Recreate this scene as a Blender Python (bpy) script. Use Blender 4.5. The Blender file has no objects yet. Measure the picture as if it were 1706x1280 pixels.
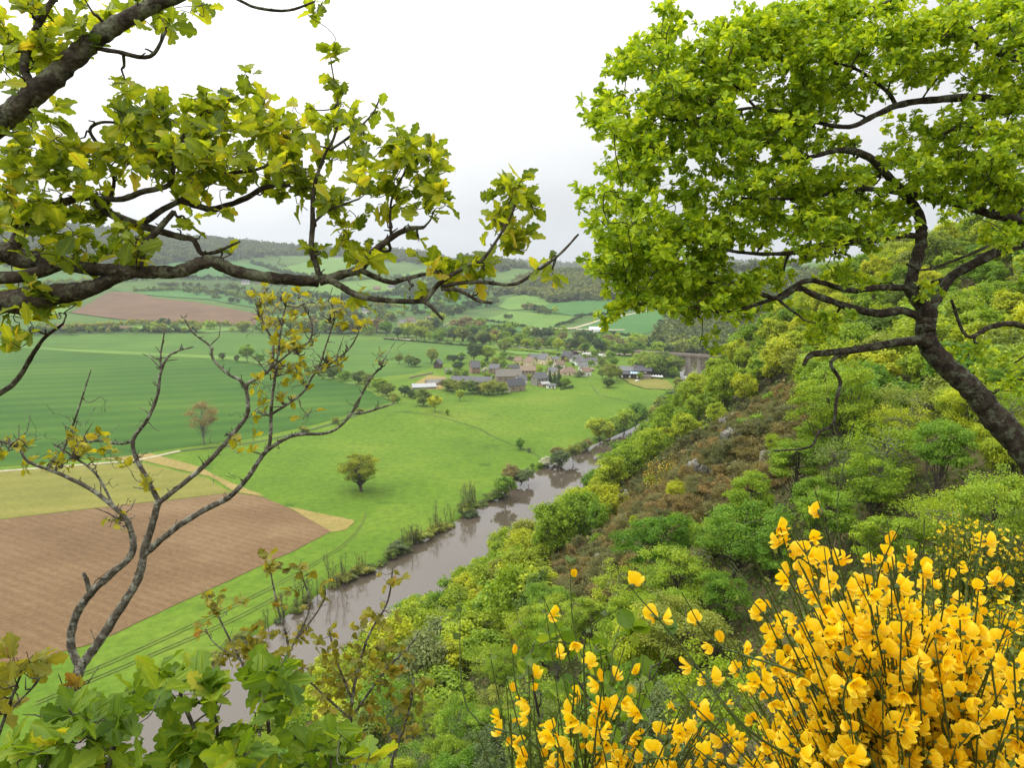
import bpy, bmesh, math, random
import numpy as np
from mathutils import Vector, Matrix
from mathutils.geometry import delaunay_2d_cdt

SC = bpy.context.scene
COL = SC.collection
R = math.radians

# ------------------------------------------------------------------ camera
CAM_Z = 90.0
PITCH = 9.15
FPX = 1180.0            # focal length in pixels of the 1706 px wide frame
cd = bpy.data.cameras.new("camera")
cam = bpy.data.objects.new("camera", cd)
COL.objects.link(cam)
cam.location = (0, 0, CAM_Z)
cam.rotation_euler = (R(90 - PITCH), 0, 0)
cd.sensor_width = 36.0
cd.lens = FPX * 36.0 / 1706.0
cd.clip_start = 0.02
cd.clip_end = 30000
SC.camera = cam

# ------------------------------------------------------------------ light
SC.view_settings.view_transform = 'Standard'
SC.view_settings.look = 'None'
SC.view_settings.exposure = 0.08
SC.view_settings.gamma = 1.0
SC.render.engine = 'CYCLES'
SC.cycles.use_denoising = True
SC.cycles.max_bounces = 8
SC.cycles.diffuse_bounces = 3
SC.cycles.transmission_bounces = 3
SC.cycles.glossy_bounces = 2
SC.cycles.transparent_max_bounces = 8
SC.cycles.volume_bounces = 0
SC.cycles.caustics_reflective = False
SC.cycles.caustics_refractive = False
SUN_EL, SUN_AZ = 56.0, -62.0       # azimuth from +Y, clockwise positive


def build_world():
    w = bpy.data.worlds.new("World")
    SC.world = w
    w.use_nodes = True
    nt = w.node_tree
    nt.nodes.clear()
    N, L = nt.nodes.new, nt.links.new
    out = N('ShaderNodeOutputWorld')
    bg = N('ShaderNodeBackground')
    L(bg.outputs[0], out.inputs[0])
    sky = N('ShaderNodeTexSky')
    sky.sky_type = 'NISHITA'
    sky.sun_disc = False
    sky.sun_elevation = R(SUN_EL)
    sky.sun_rotation = R(SUN_AZ)
    skys = N('ShaderNodeVectorMath'); skys.operation = 'SCALE'
    L(sky.outputs[0], skys.inputs[0]); skys.inputs['Scale'].default_value = 0.10
    tc = N('ShaderNodeTexCoord')
    sep = N('ShaderNodeSeparateXYZ'); L(tc.outputs['Generated'], sep.inputs[0])
    # overcast: the zenith is about three times as bright as the horizon
    el = N('ShaderNodeMapRange'); L(sep.outputs['Z'], el.inputs[0])
    el.inputs[1].default_value = 0.0; el.inputs[2].default_value = 1.0
    el.inputs[3].default_value = 0.80; el.inputs[4].default_value = 2.95
    mp = N('ShaderNodeMapping'); L(tc.outputs['Generated'], mp.inputs[0])
    mp.inputs['Scale'].default_value = (1.0, 1.0, 2.6)
    nz = N('ShaderNodeTexNoise'); L(mp.outputs[0], nz.inputs['Vector'])
    nz.inputs['Scale'].default_value = 2.1
    nz.inputs['Detail'].default_value = 5.0
    nz.inputs['Roughness'].default_value = 0.5
    cl = N('ShaderNodeMapRange'); L(nz.outputs['Fac'], cl.inputs[0])
    cl.inputs[1].default_value = 0.35; cl.inputs[2].default_value = 0.65
    cl.inputs[3].default_value = 0.82; cl.inputs[4].default_value = 1.10
    # a broad grey bank of cloud ahead, brighter to the west
    dx = N('ShaderNodeVectorMath'); dx.operation = 'DOT_PRODUCT'
    L(tc.outputs['Generated'], dx.inputs[0])
    dx.inputs[1].default_value = (-0.80, 0.30, 0.52)
    br = N('ShaderNodeMapRange'); L(dx.outputs['Value'], br.inputs[0])
    br.inputs[1].default_value = 0.10; br.inputs[2].default_value = 0.80
    br.inputs[3].default_value = 0.77; br.inputs[4].default_value = 1.30
    m1 = N('ShaderNodeMath'); m1.operation = 'MULTIPLY'
    L(el.outputs[0], m1.inputs[0]); L(cl.outputs[0], m1.inputs[1])
    m2 = N('ShaderNodeMath'); m2.operation = 'MULTIPLY'
    L(m1.outputs[0], m2.inputs[0]); L(br.outputs[0], m2.inputs[1])
    col = N('ShaderNodeVectorMath'); col.operation = 'SCALE'
    col.inputs[0].default_value = (1.0, 0.992, 0.985)
    L(m2.outputs[0], col.inputs['Scale'])
    mix = N('ShaderNodeMix'); mix.data_type = 'RGBA'
    mix.inputs['Factor'].default_value = 0.93
    L(skys.outputs[0], mix.inputs['A']); L(col.outputs[0], mix.inputs['B'])
    L(mix.outputs['Result'], bg.inputs['Color'])
    bg.inputs['Strength'].default_value = 1.0


build_world()
sl = bpy.data.lights.new("sun", 'SUN')
sl.energy = 1.1
sl.angle = R(16)
sl.color = (1.0, 0.965, 0.90)
sun = bpy.data.objects.new("sun", sl)
COL.objects.link(sun)
sun.rotation_euler = (R(90 - SUN_EL), 0, R(180 - SUN_AZ))
sun['kind'] = 'helper'


# ------------------------------------------------------------------ mesh helpers
def tag(o, label=None, cat=None, group=None, kind=None):
    if label: o['label'] = label
    if cat: o['category'] = cat
    if group: o['group'] = group
    if kind: o['kind'] = kind
    return o


def link(name, me, mats=(), parent=None):
    o = bpy.data.objects.new(name, me)
    for m in mats:
        me.materials.append(m)
    COL.objects.link(o)
    if parent: o.parent = parent
    return o


def empty(name, loc=(0, 0, 0), rz=0.0, scale=1.0):
    o = bpy.data.objects.new(name, None)
    COL.objects.link(o)
    o.location = loc
    o.rotation_euler = (0, 0, rz)
    if not hasattr(scale, '__len__'): scale = (scale,) * 3
    o.scale = scale
    o.empty_display_size = 0.1
    return o


def copy_tree(o, parent=None):
    c = o.copy()
    COL.objects.link(c)
    if parent: c.parent = parent
    for ch in list(o.children):
        copy_tree(ch, c)
    return c


class Soup:
    """Collects polygon soups as numpy arrays and turns them into one mesh."""
    def __init__(s):
        s.v, s.loops, s.sizes, s.mi, s.tint, s.n = [], [], [], [], [], 0

    def add(s, v, faces, mi=0, tint=None, smooth=False):
        """faces: (n, k) int array, or a list of tuples."""
        v = np.asarray(v, dtype=np.float32).reshape(-1, 3)
        if isinstance(faces, np.ndarray):
            nf, k = faces.shape
            s.loops.append((faces + s.n).ravel().astype(np.int32))
            s.sizes.append(np.full(nf, k, np.int32))
        else:
            nf = len(faces)
            s.loops.append(np.array([i + s.n for f in faces for i in f], np.int32))
            s.sizes.append(np.array([len(f) for f in faces], np.int32))
        s.mi.append(np.full(nf, mi, np.int32))
        if tint is None:
            tint = np.full(len(v), 0.5, np.float32)
        elif np.isscalar(tint):
            tint = np.full(len(v), tint, np.float32)
        s.tint.append(np.asarray(tint, np.float32))
        s.v.append(v)
        s.n += len(v)
        return s

    def merge(s, o, off=(0, 0, 0), sc=1.0, rz=0.0):
        v, loops, sizes, mi, tint = o.arrays()
        c, sn = math.cos(rz), math.sin(rz)
        w = v.copy()
        w[:, 0] = (v[:, 0] * c - v[:, 1] * sn) * sc + off[0]
        w[:, 1] = (v[:, 0] * sn + v[:, 1] * c) * sc + off[1]
        w[:, 2] = v[:, 2] * sc + off[2]
        s.v.append(w); s.loops.append(loops + s.n); s.sizes.append(sizes)
        s.mi.append(mi); s.tint.append(tint); s.n += len(v)

    def arrays(s):
        if len(s.v) > 1 or len(s.loops) > 1:
            s.v, s.loops, s.sizes = [np.concatenate(s.v)], [np.concatenate(s.loops)], [np.concatenate(s.sizes)]
            s.mi, s.tint = [np.concatenate(s.mi)], [np.concatenate(s.tint)]
        return s.v[0], s.loops[0], s.sizes[0], s.mi[0], s.tint[0]

    def mesh(s, name, smooth=False):
        v, loops, sizes, mi, tint = s.arrays()
        me = bpy.data.meshes.new(name)
        me.vertices.add(len(v))
        me.vertices.foreach_set('co', v.ravel())
        me.loops.add(len(loops))
        me.loops.foreach_set('vertex_index', loops)
        me.polygons.add(len(sizes))
        st = (np.cumsum(sizes) - sizes).astype(np.int32)
        me.polygons.foreach_set('loop_start', st)
        me.polygons.foreach_set('loop_total', sizes)
        me.polygons.foreach_set('material_index', mi)
        me.polygons.foreach_set('use_smooth', np.full(len(sizes), smooth, bool))
        a = me.attributes.new('tint', 'FLOAT', 'POINT')
        a.data.foreach_set('value', tint)
        me.update(calc_edges=True)
        return me

    def build(s, name, mats, parent=None, smooth=False):
        if not hasattr(mats, '__len__'): mats = [mats]
        return link(name, s.mesh(name, smooth), mats, parent)

    # -- shapes
    def box(s, x0, x1, y0, y1, z0, z1, mi=0, tint=0.5):
        v = [(x, y, z) for z in (z0, z1) for y in (y0, y1) for x in (x0, x1)]
        f = np.array([(0, 2, 3, 1), (4, 5, 7, 6), (0, 1, 5, 4), (1, 3, 7, 5), (3, 2, 6, 7), (2, 0, 4, 6)])
        return s.add(v, f, mi, tint)

    def poly(s, pts, mi=0, tint=0.5):
        return s.add(pts, [tuple(range(len(pts)))], mi, tint)

    def tube(s, pts, rad, sides=7, mi=0, tint=None, cap=True):
        pts = np.asarray(pts, float)
        n = len(pts)
        rad = np.broadcast_to(np.asarray(rad, float), (n,))
        t = np.gradient(pts, axis=0)
        t /= np.linalg.norm(t, axis=1, keepdims=True) + 1e-9
        up = np.array([0.13, 0.27, 0.95])
        if abs(np.dot(t[0], up)) > 0.93: up = np.array([0.9, 0.3, 0.1])
        u = up - t[0] * np.dot(up, t[0]); u /= np.linalg.norm(u)
        rings = []
        ang = np.linspace(0, 2 * np.pi, sides, endpoint=False)
        for i in range(n):
            u = u - t[i] * np.dot(u, t[i])
            u /= np.linalg.norm(u) + 1e-9
            w = np.cross(t[i], u)
            rings.append(pts[i] + rad[i] * (np.cos(ang)[:, None] * u + np.sin(ang)[:, None] * w))
        v = np.concatenate(rings)
        i, j = np.meshgrid(np.arange(n - 1), np.arange(sides), indexing='ij')
        j2 = (j + 1) % sides
        f = np.stack([i * sides + j, i * sides + j2, (i + 1) * sides + j2, (i + 1) * sides + j], -1).reshape(-1, 4)
        s.add(v, f, mi, tint)
        if cap:
            s.loops.append(np.arange(s.n - sides, s.n, dtype=np.int32))
            s.sizes.append(np.array([sides], np.int32)); s.mi.append(np.array([mi], np.int32))
        return s


def smooth_path(pts, rad, sub=6):
    """Catmull-Rom through the points; the radius interpolated with them."""
    p = np.asarray(pts, float); r = np.asarray(rad, float)
    if len(p) < 3:
        t = np.linspace(0, 1, sub + 1)[:, None]
        return p[0] * (1 - t) + p[-1] * t, r[0] * (1 - t[:, 0]) + r[-1] * t[:, 0]
    q = np.vstack([2 * p[0] - p[1], p, 2 * p[-1] - p[-2]])
    out, ro = [], []
    for i in range(1, len(q) - 2):
        for k in range(sub):
            t = k / sub
            a, b, c, d = q[i - 1], q[i], q[i + 1], q[i + 2]
            out.append(0.5 * ((2 * b) + (-a + c) * t + (2 * a - 5 * b + 4 * c - d) * t * t + (-a + 3 * b - 3 * c + d) * t ** 3))
            ro.append(r[i - 1] * (1 - t) + r[i] * t)
    out.append(p[-1]); ro.append(r[-1])
    return np.array(out), np.array(ro)


# ------------------------------------------------------------------ noise
def _hash(ix, iy, seed):
    h = (ix * 374761393 + iy * 668265263 + seed * 974634777) & 0xFFFFFFFF
    h = ((h ^ (h >> 13)) * 1274126177) & 0xFFFFFFFF
    return ((h ^ (h >> 16)) & 0xFFFF) / 65535.0


def vnoise(x, y, seed=0):
    x = np.asarray(x, float); y = np.asarray(y, float)
    ix = np.floor(x).astype(np.int64); iy = np.floor(y).astype(np.int64)
    fx, fy = x - ix, y - iy
    fx, fy = fx * fx * (3 - 2 * fx), fy * fy * (3 - 2 * fy)
    a, b = _hash(ix, iy, seed), _hash(ix + 1, iy, seed)
    c, d = _hash(ix, iy + 1, seed), _hash(ix + 1, iy + 1, seed)
    return (a * (1 - fx) + b * fx) * (1 - fy) + (c * (1 - fx) + d * fx) * fy - 0.5


def fnoise(x, y, seed=0, octaves=4):
    o, a = 0, 1.0
    for k in range(octaves):
        o = o + a * vnoise(x * 2 ** k, y * 2 ** k, seed + k)
        a *= 0.5
    return o


# ------------------------------------------------------------------ pixels and rays (for laying out the plan of the valley)
_cp, _sp = math.cos(R(PITCH)), math.sin(R(PITCH))


def ray(px, py):
    dx, dy = (px - 853.0) / FPX, (640.0 - py) / FPX
    return np.array([dx, _cp + _sp * dy, -_sp + _cp * dy])


def flat(px, py, z=0.0):
    d = ray(px, py)
    s = (z - CAM_Z) / d[2]
    return np.array([d[0] * s, d[1] * s])


def project(p):
    """world point(s) -> pixel x, y and depth"""
    p = np.asarray(p, float)
    x, y, z = p[..., 0], p[..., 1], p[..., 2] - CAM_Z
    dep = y * _cp - z * _sp
    v = y * _sp + z * _cp
    return 853 + FPX * x / dep, 640 - FPX * v / dep, dep


# ------------------------------------------------------------------ terrain
BANK_PX = [(150, 1232), (330, 1118), (460, 1045), (560, 978), (640, 945), (700, 905), (800, 850), (865, 802),
           (905, 783), (1000, 738), (1060, 712), (1098, 690), (1140, 660), (1143, 640), (1138, 615)]
bank = [flat(*p) for p in BANK_PX]
d0 = bank[0] - bank[2]; d0 /= np.linalg.norm(d0)
bank = [bank[0] + d0 * 400 + np.array([-60, 0]), bank[0] + d0 * 120] + bank
e0 = np.array([0.12, 0.99])
bank = bank + [bank[-1] + np.array([14, 90]), bank[-1] + np.array([70, 240]), bank[-1] + np.array([240, 420]), bank[-1] + np.array([700, 560])]
BANK = np.array(bank)
RIVER_W = 30.0


def river_u(x, y):
    """signed distance to the left bank line, positive on the right of it; along-bank distance"""
    x = np.asarray(x, float); y = np.asarray(y, float)
    best = np.full(x.shape, 1e12); sgn = np.ones(x.shape)
    for a, b in zip(BANK[:-1], BANK[1:]):
        ab = b - a
        t = np.clip(((x - a[0]) * ab[0] + (y - a[1]) * ab[1]) / (ab @ ab), 0, 1)
        qx, qy = x - a[0] - t * ab[0], y - a[1] - t * ab[1]
        d = qx * qx + qy * qy
        m = d < best
        best = np.where(m, d, best)
        s = ab[1] * qx - ab[0] * qy
        sgn = np.where(m, np.where(s >= 0, 1.0, -1.0), sgn)
    return np.sqrt(best) * sgn


U_CAM = float(river_u(np.array([0.0]), np.array([0.0]))[0]) - RIVER_W
BUMPS = [  # x, y, amplitude, sx, sy, rotation (deg)
    (26, 74, 7.5, 30, 15, 60), (84, 190, 15, 45, 60, -30), (150, 330, 22, 70, 110, -25), (30, 45, 3.5, 10, 16, -30),
    (-22, 40, -3, 22, 14, 0), (36, 62, -2, 8, 10, 0)]
HILL = np.array([  # azimuth, start, crest distance, crest height
    (-180, 1000, 3200, 200), (-70, 950, 3200, 300), (-50, 950, 3200, 285), (-36, 950, 3200, 275), (-28, 950, 3200, 236), (-20, 960, 3200, 200),
    (-14, 980, 3200, 178), (-8, 1000, 3200, 160), (-4, 1020, 2700, 120), (0, 1040, 2150, 96), (4, 1050, 1950, 84), (8, 1050, 1900, 80),
    (13, 970, 1650, 78), (17, 880, 1400, 84), (24, 860, 1400, 105), (45, 860, 1500, 150), (180, 1000, 3200, 200)], float)


def sstep(a, b, x):
    t = np.clip((x - a) / (b - a), 0, 1)
    return t * t * (3 - 2 * t)


def height(x, y):
    x = np.asarray(x, float); y = np.asarray(y, float)
    r = np.hypot(x, y)
    az = np.degrees(np.arctan2(x, y))
    # valley floor with slow swells
    z = 0.9 * vnoise(x / 140, y / 140, 5) + 0.25 * vnoise(x / 33, y / 33, 6)
    g = flat(690, 690)
    z = z + 3.0 * np.exp(-(((x - g[0]) / 60) ** 2 + ((y - g[1]) / 38) ** 2))
    # hills beyond the valley
    r0 = np.interp(az, HILL[:, 0], HILL[:, 1]); r1 = np.interp(az, HILL[:, 0], HILL[:, 2]); z1 = np.interp(az, HILL[:, 0], HILL[:, 3])
    t = np.clip((r - r0) / (r1 - r0), 0, 1.6)
    a = np.where(t < 1, z1 * t ** 1.35, z1 * (1 - 0.5 * (t - 1) ** 2 * 2))
    a = a + sstep(1000, 1900, r) * (16 * fnoise(x / 420, y / 420, 11, 3))
    z1b = np.interp(az, [-180, -40, -12, -4, 2, 7, 12, 20, 40, 180], [150, 150, 170, 165, 142, 126, 132, 140, 150, 150])
    b = z1b * np.clip((r - 2600) / 2200, 0, 1) ** 1.2 + sstep(3000, 4500, r) * 16 * fnoise(x / 500, y / 500, 17, 3)
    b = np.where(r > 5200, b - 0.03 * (r - 5200), b)
    z = z + np.maximum(np.maximum(a, b), 0) * (r > 800)
    # river bed
    u = river_u(x, y)
    near = r < 1500
    w = RIVER_W
    bed = np.where((u > 0) & (u < w), -3.2, np.where(u <= 0, -3.2 * (1 - sstep(0, 5, -u)), -3.2 * (1 - sstep(0, 4, u - w))))
    z = np.where(near, z * sstep(0, 25, np.abs(u - w / 2) - w / 2 + 3) + bed, z)
    # the steep right bank with its crags
    s = u - w
    k = 71.5 / U_CAM
    f = np.where(s < U_CAM, k * s, 71.5 + 30 * (1 - np.exp(-(s - U_CAM) * k / 30)))
    f = f + sstep(6, 40, s) * (4.0 * fnoise(x / 38, y / 38, 21, 3) + 1.2 * vnoise(x / 7, y / 7, 31))
    for bx, by, am, sx, sy, ro in BUMPS:
        c, sn = math.cos(R(ro)), math.sin(R(ro))
        qx = (x - bx) * c + (y - by) * sn; qy = -(x - bx) * sn + (y - by) * c
        f = f + am * np.exp(-(qx / sx) ** 2 - (qy / sy) ** 2) * sstep(4, 40, s)
    fade = 1 - sstep(520, 760, r)
    z = np.where((s > 0) & near, np.maximum(z, f * fade + z * (1 - fade)), z)
    # the crag the viewer stands on, falling away ahead and to the left
    az2 = sstep(18, 40, az)
    reach = 1.25 + 1.6 * az2
    top = 88.35 - 0.05 * r - 0.06 * np.maximum(-x, 0) + 0.08 * np.maximum(x, 0)
    cr = sstep(reach + 7 + 13 * az2, reach, r) * (np.abs(az) < 100) + sstep(40, 6, r) * (np.abs(az) >= 100)
    z = z * (1 - cr) + top * cr
    return z


def h1(x, y):
    return float(height(np.array([x]), np.array([y]))[0])


_RR = np.geomspace(3, 9000, 1500)


def at(px, py, off=0.0):
    """the ground point seen at a pixel (the first one the ray meets)"""
    d = ray(px, py)
    s = _RR / math.hypot(d[0], d[1])
    gz = height(d[0] * s, d[1] * s) + off
    m = CAM_Z + d[2] * s < gz
    if not m.any():
        i = len(s) - 1
    else:
        i = int(np.argmax(m))
    a, b = s[max(i - 1, 0)], s[i]
    for _ in range(18):
        c = (a + b) / 2
        if CAM_Z + d[2] * c < h1(d[0] * c, d[1] * c) + off: b = c
        else: a = c
    return np.array([d[0] * b, d[1] * b, CAM_Z + d[2] * b])


def plan(px, py):
    """ground point on the valley floor or the far hills, looking through the near slope"""
    d = ray(px, py)
    s = _RR / math.hypot(d[0], d[1])
    s = s[s * d[1] > 120]
    x, y = d[0] * s, d[1] * s
    gz = height(x, y)
    gz = np.where((river_u(x, y) > 2) & (np.hypot(x, y) < 800), 0.0, gz)
    m = CAM_Z + d[2] * s < gz
    i = int(np.argmax(m)) if m.any() else len(s) - 1
    i = max(i, 1)
    a, b = s[i - 1], s[i]
    fa, fb = CAM_Z + d[2] * a - gz[i - 1], CAM_Z + d[2] * b - gz[i]
    t = a + (b - a) * fa / (fa - fb + 1e-9) if fa > 0 else b
    return np.array([d[0] * t, d[1] * t, CAM_Z + d[2] * t])

# ------------------------------------------------------------------ materials
def new_mat(name):
    m = bpy.data.materials.new(name)
    m.use_nodes = True
    nt = m.node_tree
    nt.nodes.clear()
    return m, nt, nt.nodes.new, nt.links.new


def ramp(N, stops):
    r = N('ShaderNodeValToRGB')
    el = r.color_ramp.elements
    while len(el) > 1: el.remove(el[-1])
    el[0].position, el[0].color = stops[0][0], (*stops[0][1], 1)
    for p, c in stops[1:]:
        e = el.new(p); e.color = (*c, 1)
    return r


def ground_mat(name, stops, scale=0.05, detail=6.0, fine=1.2, fine_amt=0.25, bump=0.0, rough=0.95, stripes=None, stretch=None, rot=0.0):
    """noise between a few colours, a finer noise over it; optional drill rows"""
    m, nt, N, L = new_mat(name)
    out = N('ShaderNodeOutputMaterial'); b = N('ShaderNodeBsdfPrincipled')
    b.inputs['Roughness'].default_value = rough
    b.inputs['Specular IOR Level'].default_value = 0.15
    L(b.outputs[0], out.inputs[0])
    tc = N('ShaderNodeTexCoord')
    mp = N('ShaderNodeMapping'); L(tc.outputs['Object'], mp.inputs[0])
    mp.inputs['Rotation'].default_value = (0, 0, R(rot))
    if stretch: mp.inputs['Scale'].default_value = stretch
    n1 = N('ShaderNodeTexNoise'); L(mp.outputs[0], n1.inputs['Vector'])
    n1.inputs['Scale'].default_value = scale; n1.inputs['Detail'].default_value = detail
    n1.inputs['Roughness'].default_value = 0.6
    n2 = N('ShaderNodeTexNoise'); L(mp.outputs[0], n2.inputs['Vector'])
    n2.inputs['Scale'].default_value = fine; n2.inputs['Detail'].default_value = 4.0
    rp = ramp(N, stops)
    fac = n1.outputs['Fac']
    if stripes:
        period, amt, ang = stripes
        mp2 = N('ShaderNodeMapping'); L(tc.outputs['Object'], mp2.inputs[0])
        mp2.inputs['Rotation'].default_value = (0, 0, R(ang))
        wv = N('ShaderNodeTexWave'); L(mp2.outputs[0], wv.inputs['Vector'])
        wv.wave_type = 'BANDS'; wv.bands_direction = 'X'
        wv.inputs['Scale'].default_value = 0.314 / period
        wv.inputs['Distortion'].default_value = 1.6
        wv.inputs['Detail'].default_value = 3.0
        wv.inputs['Detail Scale'].default_value = 0.4
        mx = N('ShaderNodeMath'); mx.operation = 'MULTIPLY_ADD'
        L(wv.outputs['Fac'], mx.inputs[0]); mx.inputs[1].default_value = amt
        L(n1.outputs['Fac'], mx.inputs[2])
        sb = N('ShaderNodeMath'); sb.operation = 'SUBTRACT'; L(mx.outputs[0], sb.inputs[0]); sb.inputs[1].default_value = amt / 2
        fac = sb.outputs[0]
    L(fac, rp.inputs[0])
    fr = N('ShaderNodeMapRange'); L(n2.outputs['Fac'], fr.inputs[0])
    fr.inputs[1].default_value = 0.25; fr.inputs[2].default_value = 0.75
    fr.inputs[3].default_value = 1 - fine_amt; fr.inputs[4].default_value = 1 + fine_amt
    mu = N('ShaderNodeVectorMath'); mu.operation = 'SCALE'
    L(rp.outputs[0], mu.inputs[0]); L(fr.outputs[0], mu.inputs['Scale'])
    L(mu.outputs[0], b.inputs['Base Color'])
    if bump:
        bp = N('ShaderNodeBump'); bp.inputs['Strength'].default_value = 0.6; bp.inputs['Distance'].default_value = bump
        L(n2.outputs['Fac'], bp.inputs['Height']); L(bp.outputs[0], b.inputs['Normal'])
    return m


def leaf_mat(name, dark, mid, light, trans=0.35, objvar=0.06, alt=None, rough=0.55):
    """leaves: every leaf has its own tint (a vertex value), every plant its own hue"""
    m, nt, N, L = new_mat(name)
    out = N('ShaderNodeOutputMaterial')
    at_ = N('ShaderNodeAttribute'); at_.attribute_name = 'tint'
    stops = [(0.0, dark), (0.5, mid), (0.88, light)]
    if alt: stops.append((1.0, alt))
    rp = ramp(N, stops); L(at_.outputs['Fac'], rp.inputs[0])
    oi = N('ShaderNodeObjectInfo')
    hs = N('ShaderNodeHueSaturation')
    mr = N('ShaderNodeMapRange'); L(oi.outputs['Random'], mr.inputs[0])
    mr.inputs[3].default_value = 0.5 - objvar * 0.42; mr.inputs[4].default_value = 0.5 + objvar * 0.5
    mv = N('ShaderNodeMapRange'); L(oi.outputs['Random'], mv.inputs[0])
    mv.inputs[3].default_value = 1 + objvar * 4; mv.inputs[4].default_value = 1 - objvar * 4
    L(mr.outputs[0], hs.inputs['Hue']); L(mv.outputs[0], hs.inputs['Value']); L(rp.outputs[0], hs.inputs['Color'])
    pb = N('ShaderNodeBsdfPrincipled'); L(hs.outputs[0], pb.inputs['Base Color'])
    pb.inputs['Roughness'].default_value = rough; pb.inputs['Specular IOR Level'].default_value = 0.3
    tr = N('ShaderNodeBsdfTranslucent')
    tm = N('ShaderNodeVectorMath'); tm.operation = 'MULTIPLY'; L(hs.outputs[0], tm.inputs[0]); tm.inputs[1].default_value = (1.5, 1.35, 0.6)
    L(tm.outputs[0], tr.inputs['Color'])
    mx = N('ShaderNodeMixShader'); mx.inputs[0].default_value = trans
    L(pb.outputs[0], mx.inputs[1]); L(tr.outputs[0], mx.inputs[2]); L(mx.outputs[0], out.inputs[0])
    return m


def bark_mat(name, c1, c2, c3, scale=9.0, lichen=None, bump=0.012):
    m, nt, N, L = new_mat(name)
    out = N('ShaderNodeOutputMaterial'); b = N('ShaderNodeBsdfPrincipled'); L(b.outputs[0], out.inputs[0])
    b.inputs['Roughness'].default_value = 0.9; b.inputs['Specular IOR Level'].default_value = 0.2
    tc = N('ShaderNodeTexCoord')
    n1 = N('ShaderNodeTexNoise'); L(tc.outputs['Object'], n1.inputs['Vector'])
    n1.inputs['Scale'].default_value = scale; n1.inputs['Detail'].default_value = 7; n1.inputs['Roughness'].default_value = 0.65
    rp = ramp(N, [(0.3, c1), (0.5, c2), (0.72, c3)]); L(n1.outputs['Fac'], rp.inputs[0])
    colr = rp.outputs[0]
    vo = N('ShaderNodeTexVoronoi'); L(tc.outputs['Object'], vo.inputs['Vector']); vo.inputs['Scale'].default_value = scale * 4
    if lichen:
        n3 = N('ShaderNodeTexNoise'); L(tc.outputs['Object'], n3.inputs['Vector'])
        n3.inputs['Scale'].default_value = scale * 0.9; n3.inputs['Detail'].default_value = 6; n3.inputs['Roughness'].default_value = 0.7
        r3 = ramp(N, [(0.50, (0, 0, 0)), (0.60, (1, 1, 1))]); L(n3.outputs['Fac'], r3.inputs[0])
        mx = N('ShaderNodeMix'); mx.data_type = 'RGBA'
        L(r3.outputs[0], mx.inputs['Factor']); L(colr, mx.inputs['A']); mx.inputs['B'].default_value = (*lichen, 1)
        colr = mx.outputs['Result']
    L(colr, b.inputs['Base Color'])
    bp = N('ShaderNodeBump'); bp.inputs['Strength'].default_value = 0.9; bp.inputs['Distance'].default_value = bump
    ad = N('ShaderNodeMath'); ad.operation = 'MULTIPLY_ADD'; L(vo.outputs['Distance'], ad.inputs[0]); ad.inputs[1].default_value = 0.6; L(n1.outputs['Fac'], ad.inputs[2])
    L(ad.outputs[0], bp.inputs['Height']); L(bp.outputs[0], b.inputs['Normal'])
    return m


def plain_mat(name, col, rough=0.8, var=0.18, scale=1.5, metallic=0.0, spec=0.3):
    m, nt, N, L = new_mat(name)
    out = N('ShaderNodeOutputMaterial'); b = N('ShaderNodeBsdfPrincipled'); L(b.outputs[0], out.inputs[0])
    b.inputs['Roughness'].default_value = rough; b.inputs['Metallic'].default_value = metallic
    b.inputs['Specular IOR Level'].default_value = spec
    tc = N('ShaderNodeTexCoord')
    n1 = N('ShaderNodeTexNoise'); L(tc.outputs['Object'], n1.inputs['Vector'])
    n1.inputs['Scale'].default_value = scale; n1.inputs['Detail'].default_value = 6; n1.inputs['Roughness'].default_value = 0.65
    rp = ramp(N, [(0.3, tuple(c * (1 - var) for c in col)), (0.7, tuple(min(1, c * (1 + var)) for c in col))])
    L(n1.outputs['Fac'], rp.inputs[0]); L(rp.outputs[0], b.inputs['Base Color'])
    return m


M = {}
M['terrain'] = ground_mat('valley_grass', [(0.25, (0.135, 0.245, 0.032)), (0.5, (0.175, 0.300, 0.038)), (0.72, (0.225, 0.335, 0.050))], 0.022, 7, 0.6, 0.16)
M['slope'] = ground_mat('slope_floor', [(0.3, (0.035, 0.040, 0.016)), (0.5, (0.075, 0.075, 0.028)), (0.7, (0.13, 0.105, 0.05))], 0.25, 7, 3.0, 0.3)
M['crop'] = ground_mat('young_wheat', [(0.25, (0.026, 0.080, 0.007)), (0.5, (0.042, 0.110, 0.009)), (0.75, (0.078, 0.148, 0.013))], 0.012, 5, 0.35, 0.12, stripes=(26, 0.16, 72), stretch=(0.4, 1.0, 1.0), rot=-18)
M['crop_light'] = ground_mat('light_wheat', [(0.3, (0.056, 0.125, 0.016)), (0.6, (0.078, 0.158, 0.020)), (0.8, (0.115, 0.19, 0.026))], 0.012, 5, 0.35, 0.12, stripes=(30, 0.12, 80))
M['plough'] = ground_mat('ploughed_soil', [(0.28, (0.128, 0.078, 0.036)), (0.50, (0.158, 0.099, 0.047)), (0.72, (0.210, 0.140, 0.071))], 0.035, 10, 1.3, 0.22, stripes=(3.0, 0.10, 118), stretch=(0.6, 1, 1), rot=28)
M['plough_far'] = ground_mat('far_ploughed_soil', [(0.3, (0.112, 0.068, 0.036)), (0.7, (0.165, 0.104, 0.058))], 0.02, 5, 0.2, 0.1)
M['stubble'] = ground_mat('olive_stubble', [(0.3, (0.150, 0.150, 0.030)), (0.55, (0.185, 0.182, 0.036)), (0.75, (0.24, 0.20, 0.055))], 0.02, 6, 0.5, 0.14, stripes=(12, 0.12, 75))
M['dry'] = ground_mat('dry_grass', [(0.3, (0.21, 0.18, 0.045)), (0.7, (0.30, 0.225, 0.08))], 0.06, 6, 0.8, 0.2)
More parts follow.
